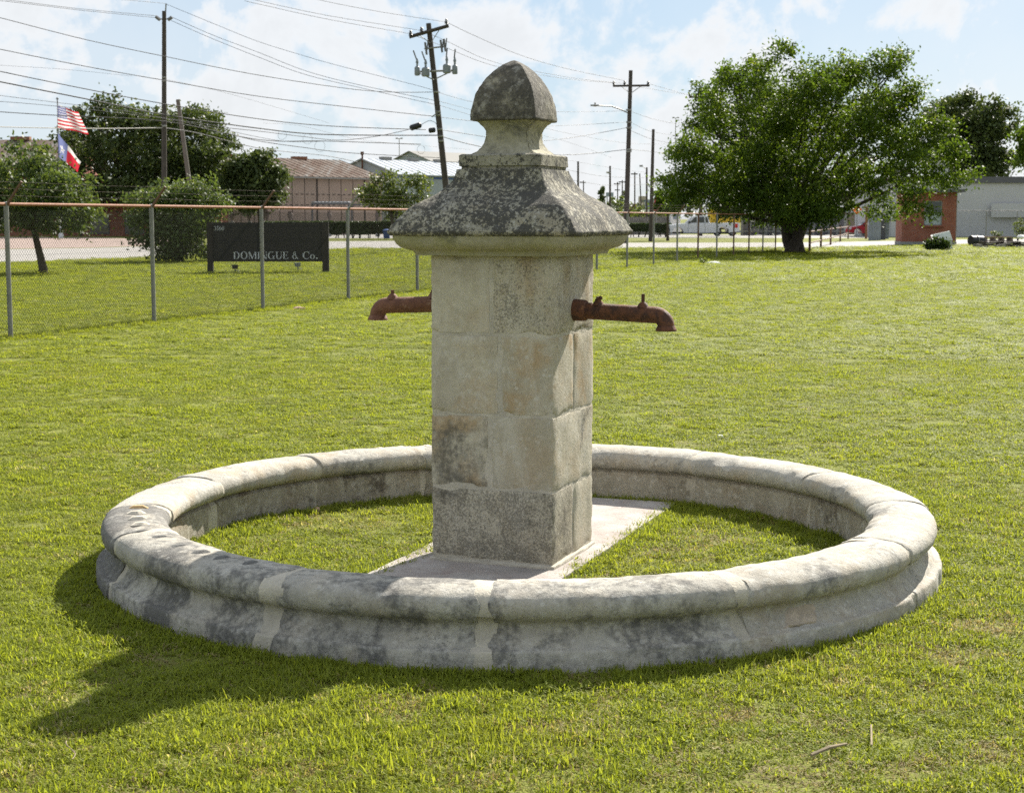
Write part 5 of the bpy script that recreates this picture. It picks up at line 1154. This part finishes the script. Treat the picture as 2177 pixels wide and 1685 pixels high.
wire([(937, 225), (1100, 275), (1200, 300), (1300, 335)], 76, 170, 'thin wire falling right behind the finial neck', .009)
wire([(1379, 178), (1420, 190), (1466, 203)], 106, 152, 'wire from lamp pole crossarm to the pole behind the tree', .013)
wire([(1329, 179), (1400, 192), (1480, 204)], 106, 152, 'lower wire from lamp pole crossarm to the pole behind the tree', .013)
wire([(1343, 238), (1400, 256), (1500, 275)], 106, 152, 'wire leaving the lamp pole towards the tree crown', .011)
wire([(1343, 262), (1390, 281), (1470, 292)], 106, 152, 'second wire leaving the lamp pole towards the tree', .011)
wire([(1342, 278), (1390, 297), (1470, 312)], 106, 152, 'third wire leaving the lamp pole above the bare pole', .014)
wire([(1342, 318), (1390, 323), (1470, 336)], 106, 152, 'lowest cable leaving the lamp pole past the bare pole', .016)
wire([(1190, 357), (1230, 366), (1297, 376), (1420, 378)], 170, 200, 'far wire from the plain pole to the bracket pole', .017)
wire([(1190, 378), (1240, 387), (1300, 394), (1420, 390)], 170, 200, 'lower far wire across the distant poles', .017)
wire([(1190, 337), (1260, 350), (1330, 362), (1420, 370)], 170, 230, 'faint far wire above the plain pole', .012)
wire([(560, 262), (640, 268), (760, 296), (900, 310), (1000, 318)], 90, 130, 'faint thin wire low across the leaning pole', .008)
for (p, q, rr, lab) in (((871, 273), (896, 265), .14, 'long black splice case hanging on the cable left of the leaning pole'), ((911, 278), (926, 276), .12, 'short black splice case touching the leaning pole')):
    m = MB(); a, b = at(*p, 75.9), at(*q, 75.9); d = (b - a); m.tube([a, a + d * .12, a + d * .88, b], [rr * .5, rr, rr, rr * .5], 10); o = m.build('cable_splice', M['black'], org=tuple(a), loc=tuple(a), smooth=True); tag(o, lab, 'splice case', 'black cable splice cases')
for x, y, s, lab in ((600, 278, 1.0, 'looped cable coil hanging left under the thick cable'), (654, 286, 1.1, 'looped cable coil hanging in the middle of the bundle'), (680, 300, 1.2, 'long loose cable loop before the splice case'), (895, 310, .9, 'loose cable loop left of the leaning pole')):
    m = MB(); P = [at(x + 9 * s * math.cos(t), y + 9 * s + 9 * s * math.sin(t) * 1.1, 74) for t in np.linspace(-1.2, 4.2, 18)]; m.tube(P, .006, 5); o = m.build('cable_loop', M['cable'], org=tuple(P[0]), loc=tuple(P[0])); tag(o, lab, 'cable loop', 'loose cable loops on the overhead bundle')

# ------------------------------------------------------------------ flags
p = G(130, 506); FD = p.y
fp = thing('flagpole', 'white flagpole with two flags standing on the pink paving', 'flagpole', p)
m = MB(); m.tube([p, at(122, 212, FD)], [.10, .05], 8); m.build('pole', M['can'], fp, True)
m = MB(); m.lathe([(.22, 0), (.20, .5), (.12, .7), (.11, 1.1)], 10, p); m.build('base', M['white'], fp, True)
m = MB(); c = at(122, 210, FD); m.lathe([(.02, -.12), (.10, -.05), (.12, 0), (.08, .09), (.01, .12)], 10, c); m.build('ball', M['can'], fp, True)
def flag(label, D, ht, hb, fb, ft, mat, wave, seed, sag=0.0):
    nx, ny = 28, 16; me = bpy.data.meshes.new('flag'); V = []; org = at(*ht, D)
    for i in range(nx + 1):
        u = i / nx
        for j in range(ny + 1):
            v = j / ny; tx = (hb[0] + (fb[0] - hb[0]) * u) * (1 - v) + (ht[0] + (ft[0] - ht[0]) * u) * v; ty = (hb[1] + (fb[1] - hb[1]) * u) * (1 - v) + (ht[1] + (ft[1] - ht[1]) * u) * v
            ty += sag * math.sin(math.pi * u) + wave * 3 * math.sin(u * 9 + v * 1.5) * u; c = at(tx, ty, D); c.y += (.22 * math.sin(u * 9 + v * 2 + seed) * (u ** .5)) * (1 if wave else .5); V.append(c - org)
    F = [(i * (ny + 1) + j, (i + 1) * (ny + 1) + j, (i + 1) * (ny + 1) + j + 1, i * (ny + 1) + j + 1) for i in range(nx) for j in range(ny)]
    me.from_pydata([tuple(q) for q in V], [], F); uv = me.uv_layers.new(name='UVMap')
    for pl in me.polygons:
        for li in pl.loop_indices: vi = me.loops[li].vertex_index; uv.data[li].uv = (vi // (ny + 1) / nx, vi % (ny + 1) / ny)
    me.materials.append(mat); shade(me, 80); o = link('flag', me, None, org); tag(o, label, 'flag'); return o
flag('US flag with stars and stripes waving at the top of the flagpole', FD - .1, (122, 223), (123, 272), (188, 285), (168, 240), M['flag_us'], .5, 0)
flag('Texas flag with one star hanging lower on the flagpole', FD - .1, (123, 283), (124, 333), (166, 366), (173, 345), M['flag_tx'], .3, 1)
flag('tiny US flag glimpsed through the right side of the big tree', 128, (1911, 216), (1911, 233), (1924, 238), (1923, 221), M['flag_us'], .2, 2)
p = ground_at(1910.5, 128); t = thing('flagpole', 'thin flagpole hidden behind the big tree', 'flagpole', p); m = MB(); m.tube([p, at(1910.5, 212, 128)], [.08, .04], 6); m.build('pole', M['can'], t); m = MB(); m.lathe([(.02, -.08), (.08, 0), (.02, .08)], 8, at(1910.5, 211, 128)); m.build('ball', M['can'], t)

# ------------------------------------------------------------------ vehicles
def wheel(t, c, r, w, par, side=-1):
    m = MB(); m.tube([c + Vector((0, -w / 2, 0)), c + Vector((0, w / 2, 0))], r, 20); wo_ = m.build('wheel', M['tyre'], par, True)
    m = MB(); y = -w / 2 * 1.0
    m.tube([c + Vector((0, y - .015, 0)), c + Vector((0, y + .03, 0))], [r * .62, r * .66], 16)
    m.build('rim', M['rim'], wo_, True)
    m = MB()
    for k2 in range(6): a = k2 * math.pi / 3; m.box(c + Vector((math.cos(a + .5) * r * .42, y - .02, math.sin(a + .5) * r * .42)), (.06, .02, .14), 0, Matrix.Rotation(-(a + .5) + math.pi / 2, 3, 'Y'))
    m.build('rim_slot', M['tyre'], wo_)
def extr(t, nm, poly, y0, y1, mat, inset=0.0, bev=.0):
    """side outline (x,z) between y0 and y1, optionally rounded"""
    m = MB(); m.prism([(x, y0, z) for x, z in poly], (0, y0, 0), (0, y1, 0)); me = m.mesh(nm, mat, (0, 0, 0)); recalc(me)
    if bev:
        bm = bmesh.new(); bm.from_mesh(me); bmesh.ops.bevel(bm, geom=[e for e in bm.edges if abs(e.verts[0].co.y - e.verts[1].co.y) < 1e-5], offset=bev, segments=3, profile=.6, affect='EDGES'); bm.to_mesh(me); bm.free(); shade(me, 35)
    return link(nm, me, t)
def pickup():
    p = ground_at(1424, 139); k = 139 / FPX; t = thing('pickup_truck', 'white crew-cab pickup truck parked beyond the road', 'pickup truck', p)
    def X(px): return (px - 1424) * k
    L = X(1572); wr = .41; f1, f2 = X(1441.5), X(1537); W = 1.95
    arch = lambda c: [(c + (wr + .09) * math.cos(a), wr + (wr + .09) * math.sin(a)) for a in np.linspace(math.pi, 0, 9)]
    body = [(.02, .42)] + [(.05, .95), (.12, 1.10), (.9, 1.20), (1.45, 1.24), (L - .05, 1.28), (L, 1.2), (L, .62), (L - .08, .5)]
    body = body + [(f2 + wr + .09, .42)] + [(x, z) for x, z in arch(f2)][::-1] + [(f2 - wr - .09, .40), (f1 + wr + .09, .40)] + [(x, z) for x, z in arch(f1)][::-1] + [(f1 - wr - .09, .42)]
    extr(t, 'body', body, 0, W, M['carpaint'], bev=.04)
    cab = [(1.50, 1.24), (2.05, 1.80), (2.25, 1.88), (3.15, 1.90), (3.35, 1.84), (3.55, 1.26)]
    extr(t, 'cab', cab, .12, W - .12, M['carpaint'], bev=.05)
    for nm, poly in (('front_window', [(1.78, 1.30), (2.16, 1.74), (2.38, 1.78), (2.38, 1.30)]), ('rear_window', [(2.50, 1.30), (2.50, 1.79), (3.02, 1.80), (3.05, 1.30)]), ('quarter_window', [(3.14, 1.30), (3.12, 1.78), (3.28, 1.76), (3.40, 1.32)])): extr(t, nm, poly, .105, .125, M['glass_dark'])
    m = MB(); m.add([(1.52, .25, 1.27), (1.52, W - .25, 1.27), (2.07, W - .32, 1.81), (2.07, .32, 1.81)], [(0, 1, 2, 3)]); m.v = [(x - .02, y, z + .02) for x, y, z in m.v]; m.build('windscreen', M['glass_dark'], t, org=(0, 0, 0))
    for x in (f1, f2): wheel(t, Vector((x, .16, wr)), wr, .26, t); wheel(t, Vector((x, W - .16, wr)), wr, .26, t)
    def bx(nm, c, s, mat): m = MB(); m.box(c, s); return m.build(nm, M[mat], t, org=(0, 0, 0))
    bx('headlight', (.07, .06, .88), (.16, .14, .2), 'lampwhite'); bx('headlight', (.07, W - .06, .88), (.16, .14, .2), 'lampwhite'); bx('grille', (.03, W / 2, .82), (.06, W - .5, .36), 'black')
    bx('front_bumper', (.0, W / 2, .55), (.16, W - .06, .26), 'black'); bx('tail_light', (L - .30, -.005, 1.02), (.24, .05, .34), 'lampred'); bx('tail_light', (L - .02, W - .08, 1.02), (.08, .14, .34), 'lampred'); bx('rear_bumper', (L + .02, W / 2, .52), (.2, W - .1, .2), 'winframe')
    bx('mirror', (1.72, -.05, 1.33), (.16, .2, .16), 'black'); bx('door_seam', (2.44, -.004, .85), (.015, .012, .8), 'black'); bx('door_seam', (3.10, -.004, .85), (.015, .012, .8), 'black'); bx('door_seam', (1.62, -.004, .85), (.015, .012, .8), 'black'); bx('door_handle', (2.30, -.012, 1.14), (.16, .03, .03), 'carpaint'); bx('door_handle', (2.98, -.012, 1.14), (.16, .03, .03), 'carpaint')
    bx('underbody', (L / 2, W / 2, .40), (L - .6, W - .3, .16), 'black'); bx('running_board', (2.3, .02, .36), (2.2, .14, .06), 'winframe')
pickup()
def redcar():
    D = 150; p = ground_at(1806, D); k = D / FPX; t = thing('parked_car', 'red car parked behind the metal sheets', 'car', p); W = 1.75; wr = .33; f1, f2 = .85, 3.4; L = 4.3
    arch = lambda c: [(c + (wr + .06) * math.cos(a), wr + (wr + .06) * math.sin(a)) for a in np.linspace(math.pi, 0, 9)][::-1]
    extr(t, 'body', [(.0, .35), (.03, .72), (.2, .86), (1.0, .96), (1.3, .98), (L - .3, 1.0), (L, .9), (L, .4)] + [(f2 + wr + .06, .3)] + arch(f2) + [(f2 - wr - .06, .26), (f1 + wr + .06, .26)] + arch(f1) + [(f1 - wr - .06, .3)], 0, W, M['redpaint'], bev=.05)
    extr(t, 'cab', [(1.15, .98), (1.75, 1.40), (2.1, 1.46), (3.2, 1.44), (3.9, 1.0)], .12, W - .12, M['redpaint'], bev=.05)
    extr(t, 'front_window', [(1.42, 1.02), (1.82, 1.35), (2.4, 1.39), (2.4, 1.02)], .105, .125, M['glass_dark']); extr(t, 'rear_window', [(2.5, 1.02), (2.5, 1.39), (3.1, 1.37), (3.5, 1.04)], .105, .125, M['glass_dark'])
    m = MB(); m.add([(1.13, .22, 1.0), (1.13, W - .22, 1.0), (1.73, W - .3, 1.41), (1.73, .3, 1.41)], [(0, 1, 2, 3)]); m.v = [(x - .02, y, z + .02) for x, y, z in m.v]; m.build('windscreen', M['glass_dark'], t, org=(0, 0, 0))
    for x in (f1, f2): wheel(t, Vector((x, .12, wr)), wr, .2, t); wheel(t, Vector((x, W - .12, wr)), wr, .2, t)
    for y in (.12, W - .12): m = MB(); m.box((.10, y, .72), (.2, .3, .14)); m.build('headlight', M['lampwhite'], t, org=(0, 0, 0))
    m = MB(); m.box((1.4, -.05, 1.04), (.14, .16, .12)); m.build('mirror', M['black'], t, org=(0, 0, 0))
redcar()
# yellow box trailer behind the pickup
D = 150; p = ground_at(1510, D); w = 63 / FPX * D; z1 = at(1540, 444, D).z; z0 = at(1540, 484, D).z
t = thing('box_trailer', 'yellow box trailer parked behind the white pickup', 'trailer', p)
m = MB(); m.box(p + Vector((w / 2, 1.1, (z0 + z1) / 2)), (w, 2.2, z1 - z0)); m.build('box_body', M['yellow'], t)
for k2 in range(7): m = MB(); m.box(p + Vector((w * (k2 + .5) / 7, -.02, (z0 + z1) / 2)), (.05, .06, z1 - z0)); m.build('rib', M['yellow'], t)
m = MB(); m.box(p + Vector((w * .55, -.06, z0 + (z1 - z0) * .62)), (w * .75, .02, .10)); m.build('dark_stripe', M['black'], t)
for x in (.25, .75): wheel(t, p + Vector((w * x, .2, .4)) , .4, .25, t)
m = MB(); m.box(p + Vector((w / 2, 1.1, z0 - .1)), (w * .95, 1.6, .15)); m.build('chassis', M['black'], t)
a = ground_at(1427, 158); t = thing('site_cabin', 'small white cabin beyond the hedge left of the pickup', 'cabin', a); zt = at(1435, 444, 158).z
m = MB(); m.box(a + Vector((.45, 1, zt / 2)), (.95, 2, zt)); m.build('wall', M['white'], t); m = MB(); m.box(a + Vector((.45, .9, zt + .05)), (1.15, 2.3, .1)); m.build('roof', M['palemetal'], t); m = MB(); m.box(a + Vector((.45, -.02, zt * .7)), (.5, .05, .5)); m.build('window', M['farblue'], t)
# closed red umbrella
p = ground_at(1396, 150); k = 150 / FPX; t = thing('patio_umbrella', 'closed red patio umbrella beside the bare pole', 'umbrella', p); zt = at(0, 418, 150).z; zb = at(0, 449, 150).z
m = MB(); m.tube([p, p + Vector((0, 0, zt))], .04, 6); m.build('pole', M['winframe'], t)
m = MB(); nn = 14; pr = [(.04, 1), (.16, .88), (.22, .6), (.32, .3), (.40, .06), (.30, 0)]
V = [p + Vector((r_ * (1 + .18 * (j % 2)) * math.cos(2 * math.pi * j / nn), r_ * (1 + .18 * (j % 2)) * math.sin(2 * math.pi * j / nn), zb + (zt - zb) * z)) for r_, z in pr for j in range(nn)]
m.add(V, [(i * nn + j, i * nn + (j + 1) % nn, (i + 1) * nn + (j + 1) % nn, (i + 1) * nn + j) for i in range(len(pr) - 1) for j in range(nn)]); m.build('canopy', M['red'], t)
# orange diamond work sign
p = ground_at(1822, 142); t = thing('work_sign', 'orange diamond road work sign above the red car', 'sign', p); zc_ = at(1822, 445.5, 142).z; hs = 10.5 / FPX * 142
m = MB(); m.prism([p + Vector((-hs, 0, zc_)), p + Vector((0, 0, zc_ - hs)), p + Vector((hs, 0, zc_)), p + Vector((0, 0, zc_ + hs))], (0, 0, 0), (0, .03, 0)); o = m.build('sign_face', M['orange'], t); recalc(o.data)
m = MB(); m.tube([p + Vector((0, .05, 0)), p + Vector((0, .05, zc_ + hs * .8))], .03, 6); m.build('post', M['galv'], t)

# ------------------------------------------------------------------ small things on the lawn
def crumple(name, label, cat, c, sx, sy, sz, mat, seed):
    m = bmesh.new(); bmesh.ops.create_icosphere(m, subdivisions=2, radius=1); r = np.random.default_rng(seed)
    for v in m.verts: k2 = 1 + r.uniform(-.35, .3); v.co = Vector((v.co.x * sx * k2, v.co.y * sy * k2, max(-.2, v.co.z) * sz * k2 + sz * .3))
    me = bpy.data.meshes.new(name); m.to_mesh(me); m.free(); me.materials.append(mat); o = link(name, me, None, c); tag(o, label, cat)
crumple('paper_litter', 'crumpled white paper litter on grass near the fence', 'litter', G(1517, 561), .24, .12, .07, M['litter'], 1)
crumple('paper_scrap', 'tiny white scrap on the lawn behind the basin rim', 'litter', G(1531, 931), .025, .02, .02, M['litter'], 2)
crumple('pebble', 'small tan pebble in the grass inside the basin left of the pillar', 'pebble', G(674, 1089), .022, .016, .025, M['pebble'], 3)
crumple('pebble', 'pale brown clod at the fence foot between third and fourth posts', 'pebble', G(634, 659), .12, .06, .05, M['pebble'], 4)
m = MB(); a, b = G(1724, 1604, .03), G(1800, 1580, .035); m.tube([a, a.lerp(b, .5) + Vector((0, 0, .006)), b], [.006, .007, .004], 6); tag(m.build('dry_stick', M['straw'], org=tuple(a), loc=tuple(a)), 'flat pale dry stick lying on the front right grass', 'stick')
m = MB(); a, b = G(1852, 1540, .02), G(1853, 1583, .035); m.tube([a, b], [.003, .003], 5); tag(m.build('dry_stick', M['straw'], org=tuple(a), loc=tuple(a)), 'thin dry stem pointing at the viewer on front right grass', 'stick')
m = MB(); P = [G(150 + 10 * math.sin(t * 2), 1590 + 16 * t, .05) for t in np.linspace(-1, 1.4, 8)]; m.tube(P, .0018, 5); tag(m.build('dry_stick', M['straw'], org=tuple(P[0]), loc=tuple(P[0])), 'bent dry grass stem at the end of the long shadow', 'stick')

# ------------------------------------------------------------------ lawn grass
def blade_clump(seed, n, rad, hmin, hmax, wid, flat, mat='grass'):
    r = np.random.default_rng(seed); V = []; F = []; T = []
    for i in range(n):
        a = r.uniform(0, 2 * math.pi); d = rad * math.sqrt(r.random()); x, y = d * math.cos(a), d * math.sin(a)
        h = r.uniform(hmin, hmax); az = r.uniform(0, 2 * math.pi); lean = r.uniform(.35, 1.5) if r.random() > flat else r.uniform(1.4, 2.4)
        dx, dy = math.cos(az), math.sin(az); w = wid * r.uniform(.6, 1.3) / 2; px, py = -dy * w, dx * w
        l1, l2 = lean * .55, lean * 1.15
        p1 = (x + dx * h * .5 * math.sin(l1), y + dy * h * .5 * math.sin(l1), h * .5 * math.cos(l1))
        p2 = (p1[0] + dx * h * .5 * math.sin(l2), p1[1] + dy * h * .5 * math.sin(l2), max(.004, p1[2] + h * .5 * math.cos(l2)))
        o = len(V); V += [(x - px, y - py, -.004), (x + px, y + py, -.004), (p1[0] + px * .9, p1[1] + py * .9, p1[2]), (p1[0] - px * .9, p1[1] - py * .9, p1[2]), p2]
        F += [(o, o + 1, o + 2, o + 3), (o + 3, o + 2, o + 4)]; tt = r.random(); T += [tt, tt]
    me = bpy.data.meshes.new('grass_tuft'); me.from_pydata(V, [], F); at_ = me.attributes.new('tint', 'FLOAT', 'FACE'); at_.data.foreach_set('value', np.array(T, np.float32)); me.materials.append(M[mat]); me.update()
    return bpy.data.objects.new('grass_tuft', me)
protos = [blade_clump(900 + i, 84, .075, .018, .042, .0044, .55) for i in range(5)] + [blade_clump(950 + i, 34, .04, .03, .065, .0050, .35) for i in range(3)] + [blade_clump(980 + i, 60, .08, .015, .035, .0032, .85, 'grass_dry') for i in range(2)]
def inside_ok(x, y):
    r = np.hypot(x - BC.x, y - BC.y); u = (x - PC.x + .02) * math.cos(PROT) + (y - PC.y - .02) * math.sin(PROT); v = -(x - PC.x + .02) * math.sin(PROT) + (y - PC.y - .02) * math.cos(PROT)
    return ~((r > 1.685) & (r < 1.995)) & ~((np.abs(u) < .43) & (np.abs(v) < 1.55))
_rn = np.array([G(*p)[:2] for p in road_near]); _rf = np.array([G(*p)[:2] for p in [(-700, 507), (-300, 505), (0, 504), (200, 505), (320, 508), (430, 511)] + road_far[6:]])
def on_road(x, y): return (y > np.interp(x, _rn[:, 0], _rn[:, 1]) - 1) & (y < np.interp(x, _rf[:, 0], _rf[:, 1]) + 1)
pts, rot, scl, idx = [], [], [], []
DRYSPOT = [(*G(px, py)[:2], r_) for px, py, r_ in ((1920, 1650, .16), (2110, 1330, .22), (2010, 1400, .15), (850, 1500, .12), (1180, 1560, .16), (620, 1640, .15), (1560, 1520, .13), (1700, 1660, .12), (2150, 1600, .14), (330, 1400, .1), (700, 1110, .25), (1500, 1150, .25), (1390, 1190, .2))]
def scatter(y0, y1, dens, s0, s1, sz, tall=0.04, dry=.03):
    fw = .42 if y0 < 10 else .56; w0 = fw * y1 + 1.3; n = int(2 * w0 * (y1 - y0) * dens); x = rng.uniform(-w0, w0, n); y = rng.uniform(y0, y1, n)
    k = np.abs(x) < fw * y + 1.3; x, y = x[k], y[k]; P = np.stack([x, y, 0 * x], 1)
    bare = fbm(P, .9, 70, 3) + .5 * vnoise(P, 3.1, 75); k = (rng.random(len(x)) < np.clip(1.15 - np.maximum(0, bare - .2) * 1.0, .75, 1)) & inside_ok(x, y); x, y = x[k], y[k]; m_ = len(x)
    if y1 > 45: k = ~on_road(x, y); x, y = x[k], y[k]; m_ = len(x)
    pts.append(np.stack([x, y, 0 * x], 1)); rot.append(np.stack([rng.normal(0, .12, m_), rng.normal(0, .12, m_), rng.uniform(0, 6.28, m_)], 1))
    s = rng.uniform(s0, s1, m_); hz = sz * (1 + .9 * fbm(np.stack([x, y, 0 * x], 1), 1.3, 80, 2)) * rng.uniform(.75, 1.25, m_); scl.append(np.stack([s, s, np.maximum(.5 * sz, hz)], 1))
    ix = np.where(rng.random(m_) < tall, rng.integers(5, 8, m_), rng.integers(0, 5, m_))
    if y0 < 18:
        P = np.stack([x, y, 0 * x], 1); pr = dry * (1 + 5 * np.maximum(0, fbm(P, 1.4, 91, 3)))
        for gx, gy, gr in DRYSPOT: pr = pr + .75 * np.exp(-((x - gx) ** 2 + (y - gy) ** 2) / gr ** 2)
        dm = rng.random(m_) < pr; ix = np.where(dm, rng.integers(8, 10, m_), ix); scl[-1][dm, 2] *= .8
    idx.append(ix)
scatter(3.3, 6.4, 420, .85, 1.25, .90, .05, .16)
scatter(6.4, 10, 270, .9, 1.35, .85, .05, .10)
scatter(10, 18, 140, 1.2, 1.7, .66, .05, .03)
scatter(18, 40, 46, 1.8, 2.8, .58, .04)
scatter(40, 64, 15, 3.2, 5.0, .75, .03)
scatter(64, 96, 6.5, 4.5, 7.0, 1.2, .03)
def along(P, tall, sz):
    P = np.array(P); m_ = len(P); k = np.ones(m_, bool); pts.append(P); rot.append(np.stack([rng.normal(0, .15, m_), rng.normal(0, .15, m_), rng.uniform(0, 6.28, m_)], 1)); s = rng.uniform(.8, 1.2, m_); scl.append(np.stack([s, s, s * sz], 1)); idx.append(np.where(rng.random(m_) < tall, rng.integers(5, 8, m_), rng.integers(0, 5, m_)))
an = rng.uniform(0, 2 * math.pi, 900); rr = np.where(rng.random(900) < .62, rng.uniform(2.0, 2.06, 900), rng.uniform(1.60, 1.675, 900)); along(np.stack([BC.x + rr * np.sin(an), BC.y - rr * np.cos(an), 0 * an], 1), .5, .85)
tt = rng.uniform(-1.55, 1.55, 420); sd = np.where(rng.random(420) < .5, 1, -1) * rng.uniform(.395, .47, 420); ca, sa = math.cos(PROT), math.sin(PROT); along(np.stack([PC.x + sd * ca - tt * sa, PC.y + sd * sa + tt * ca, 0 * tt], 1), .35, .8)
tf = rng.uniform(-4 * flen, 17 * flen, 3600); along(np.stack([P0.x + fdir.x * tf + rng.normal(0, .09, 3600), P0.y + fdir.y * tf + rng.normal(0, .09, 3600), 0 * tf], 1), .7, 1.6)
PT, RT, SC_, IX = np.concatenate(pts), np.concatenate(rot), np.concatenate(scl), np.concatenate(idx)
me = bpy.data.meshes.new('lawn_grass'); me.vertices.add(len(PT)); me.vertices.foreach_set('co', PT.astype(np.float32).ravel())
for nm, ty, d in (('g_rot', 'FLOAT_VECTOR', RT), ('g_scale', 'FLOAT_VECTOR', SC_)): a = me.attributes.new(nm, ty, 'POINT'); a.data.foreach_set('vector', d.astype(np.float32).ravel())
a = me.attributes.new('g_idx', 'INT', 'POINT'); a.data.foreach_set('value', IX.astype(np.int32)); me.update()
lawn = link('lawn_grass', me); tag(lawn, 'short yellow-green lawn grass with dry straw patches', 'grass', kind='stuff')
ng = bpy.data.node_groups.new('grass_scatter', 'GeometryNodeTree')
ng.interface.new_socket('Geometry', in_out='INPUT', socket_type='NodeSocketGeometry'); ng.interface.new_socket('Geometry', in_out='OUTPUT', socket_type='NodeSocketGeometry')
gi = ng.nodes.new('NodeGroupInput'); go = ng.nodes.new('NodeGroupOutput'); iop = ng.nodes.new('GeometryNodeInstanceOnPoints'); jn = ng.nodes.new('GeometryNodeJoinGeometry')
for o in reversed(protos):
    oi = ng.nodes.new('GeometryNodeObjectInfo'); oi.inputs['Object'].default_value = o; oi.inputs['As Instance'].default_value = True; ng.links.new(oi.outputs['Geometry'], jn.inputs[0])
def na(nm, ty):
    n = ng.nodes.new('GeometryNodeInputNamedAttribute'); n.data_type = ty; n.inputs['Name'].default_value = nm; return [s for s in n.outputs if s.enabled and s.name == 'Attribute'][0]
ng.links.new(gi.outputs[0], iop.inputs['Points']); ng.links.new(jn.outputs[0], iop.inputs['Instance']); iop.inputs['Pick Instance'].default_value = True
ng.links.new(na('g_idx', 'INT'), iop.inputs['Instance Index']); ng.links.new(na('g_rot', 'FLOAT_VECTOR'), iop.inputs['Rotation']); ng.links.new(na('g_scale', 'FLOAT_VECTOR'), iop.inputs['Scale'])
ng.links.new(iop.outputs[0], go.inputs[0])
md = lawn.modifiers.new('scatter', 'NODES'); md.node_group = ng
print('grass tufts', len(PT))
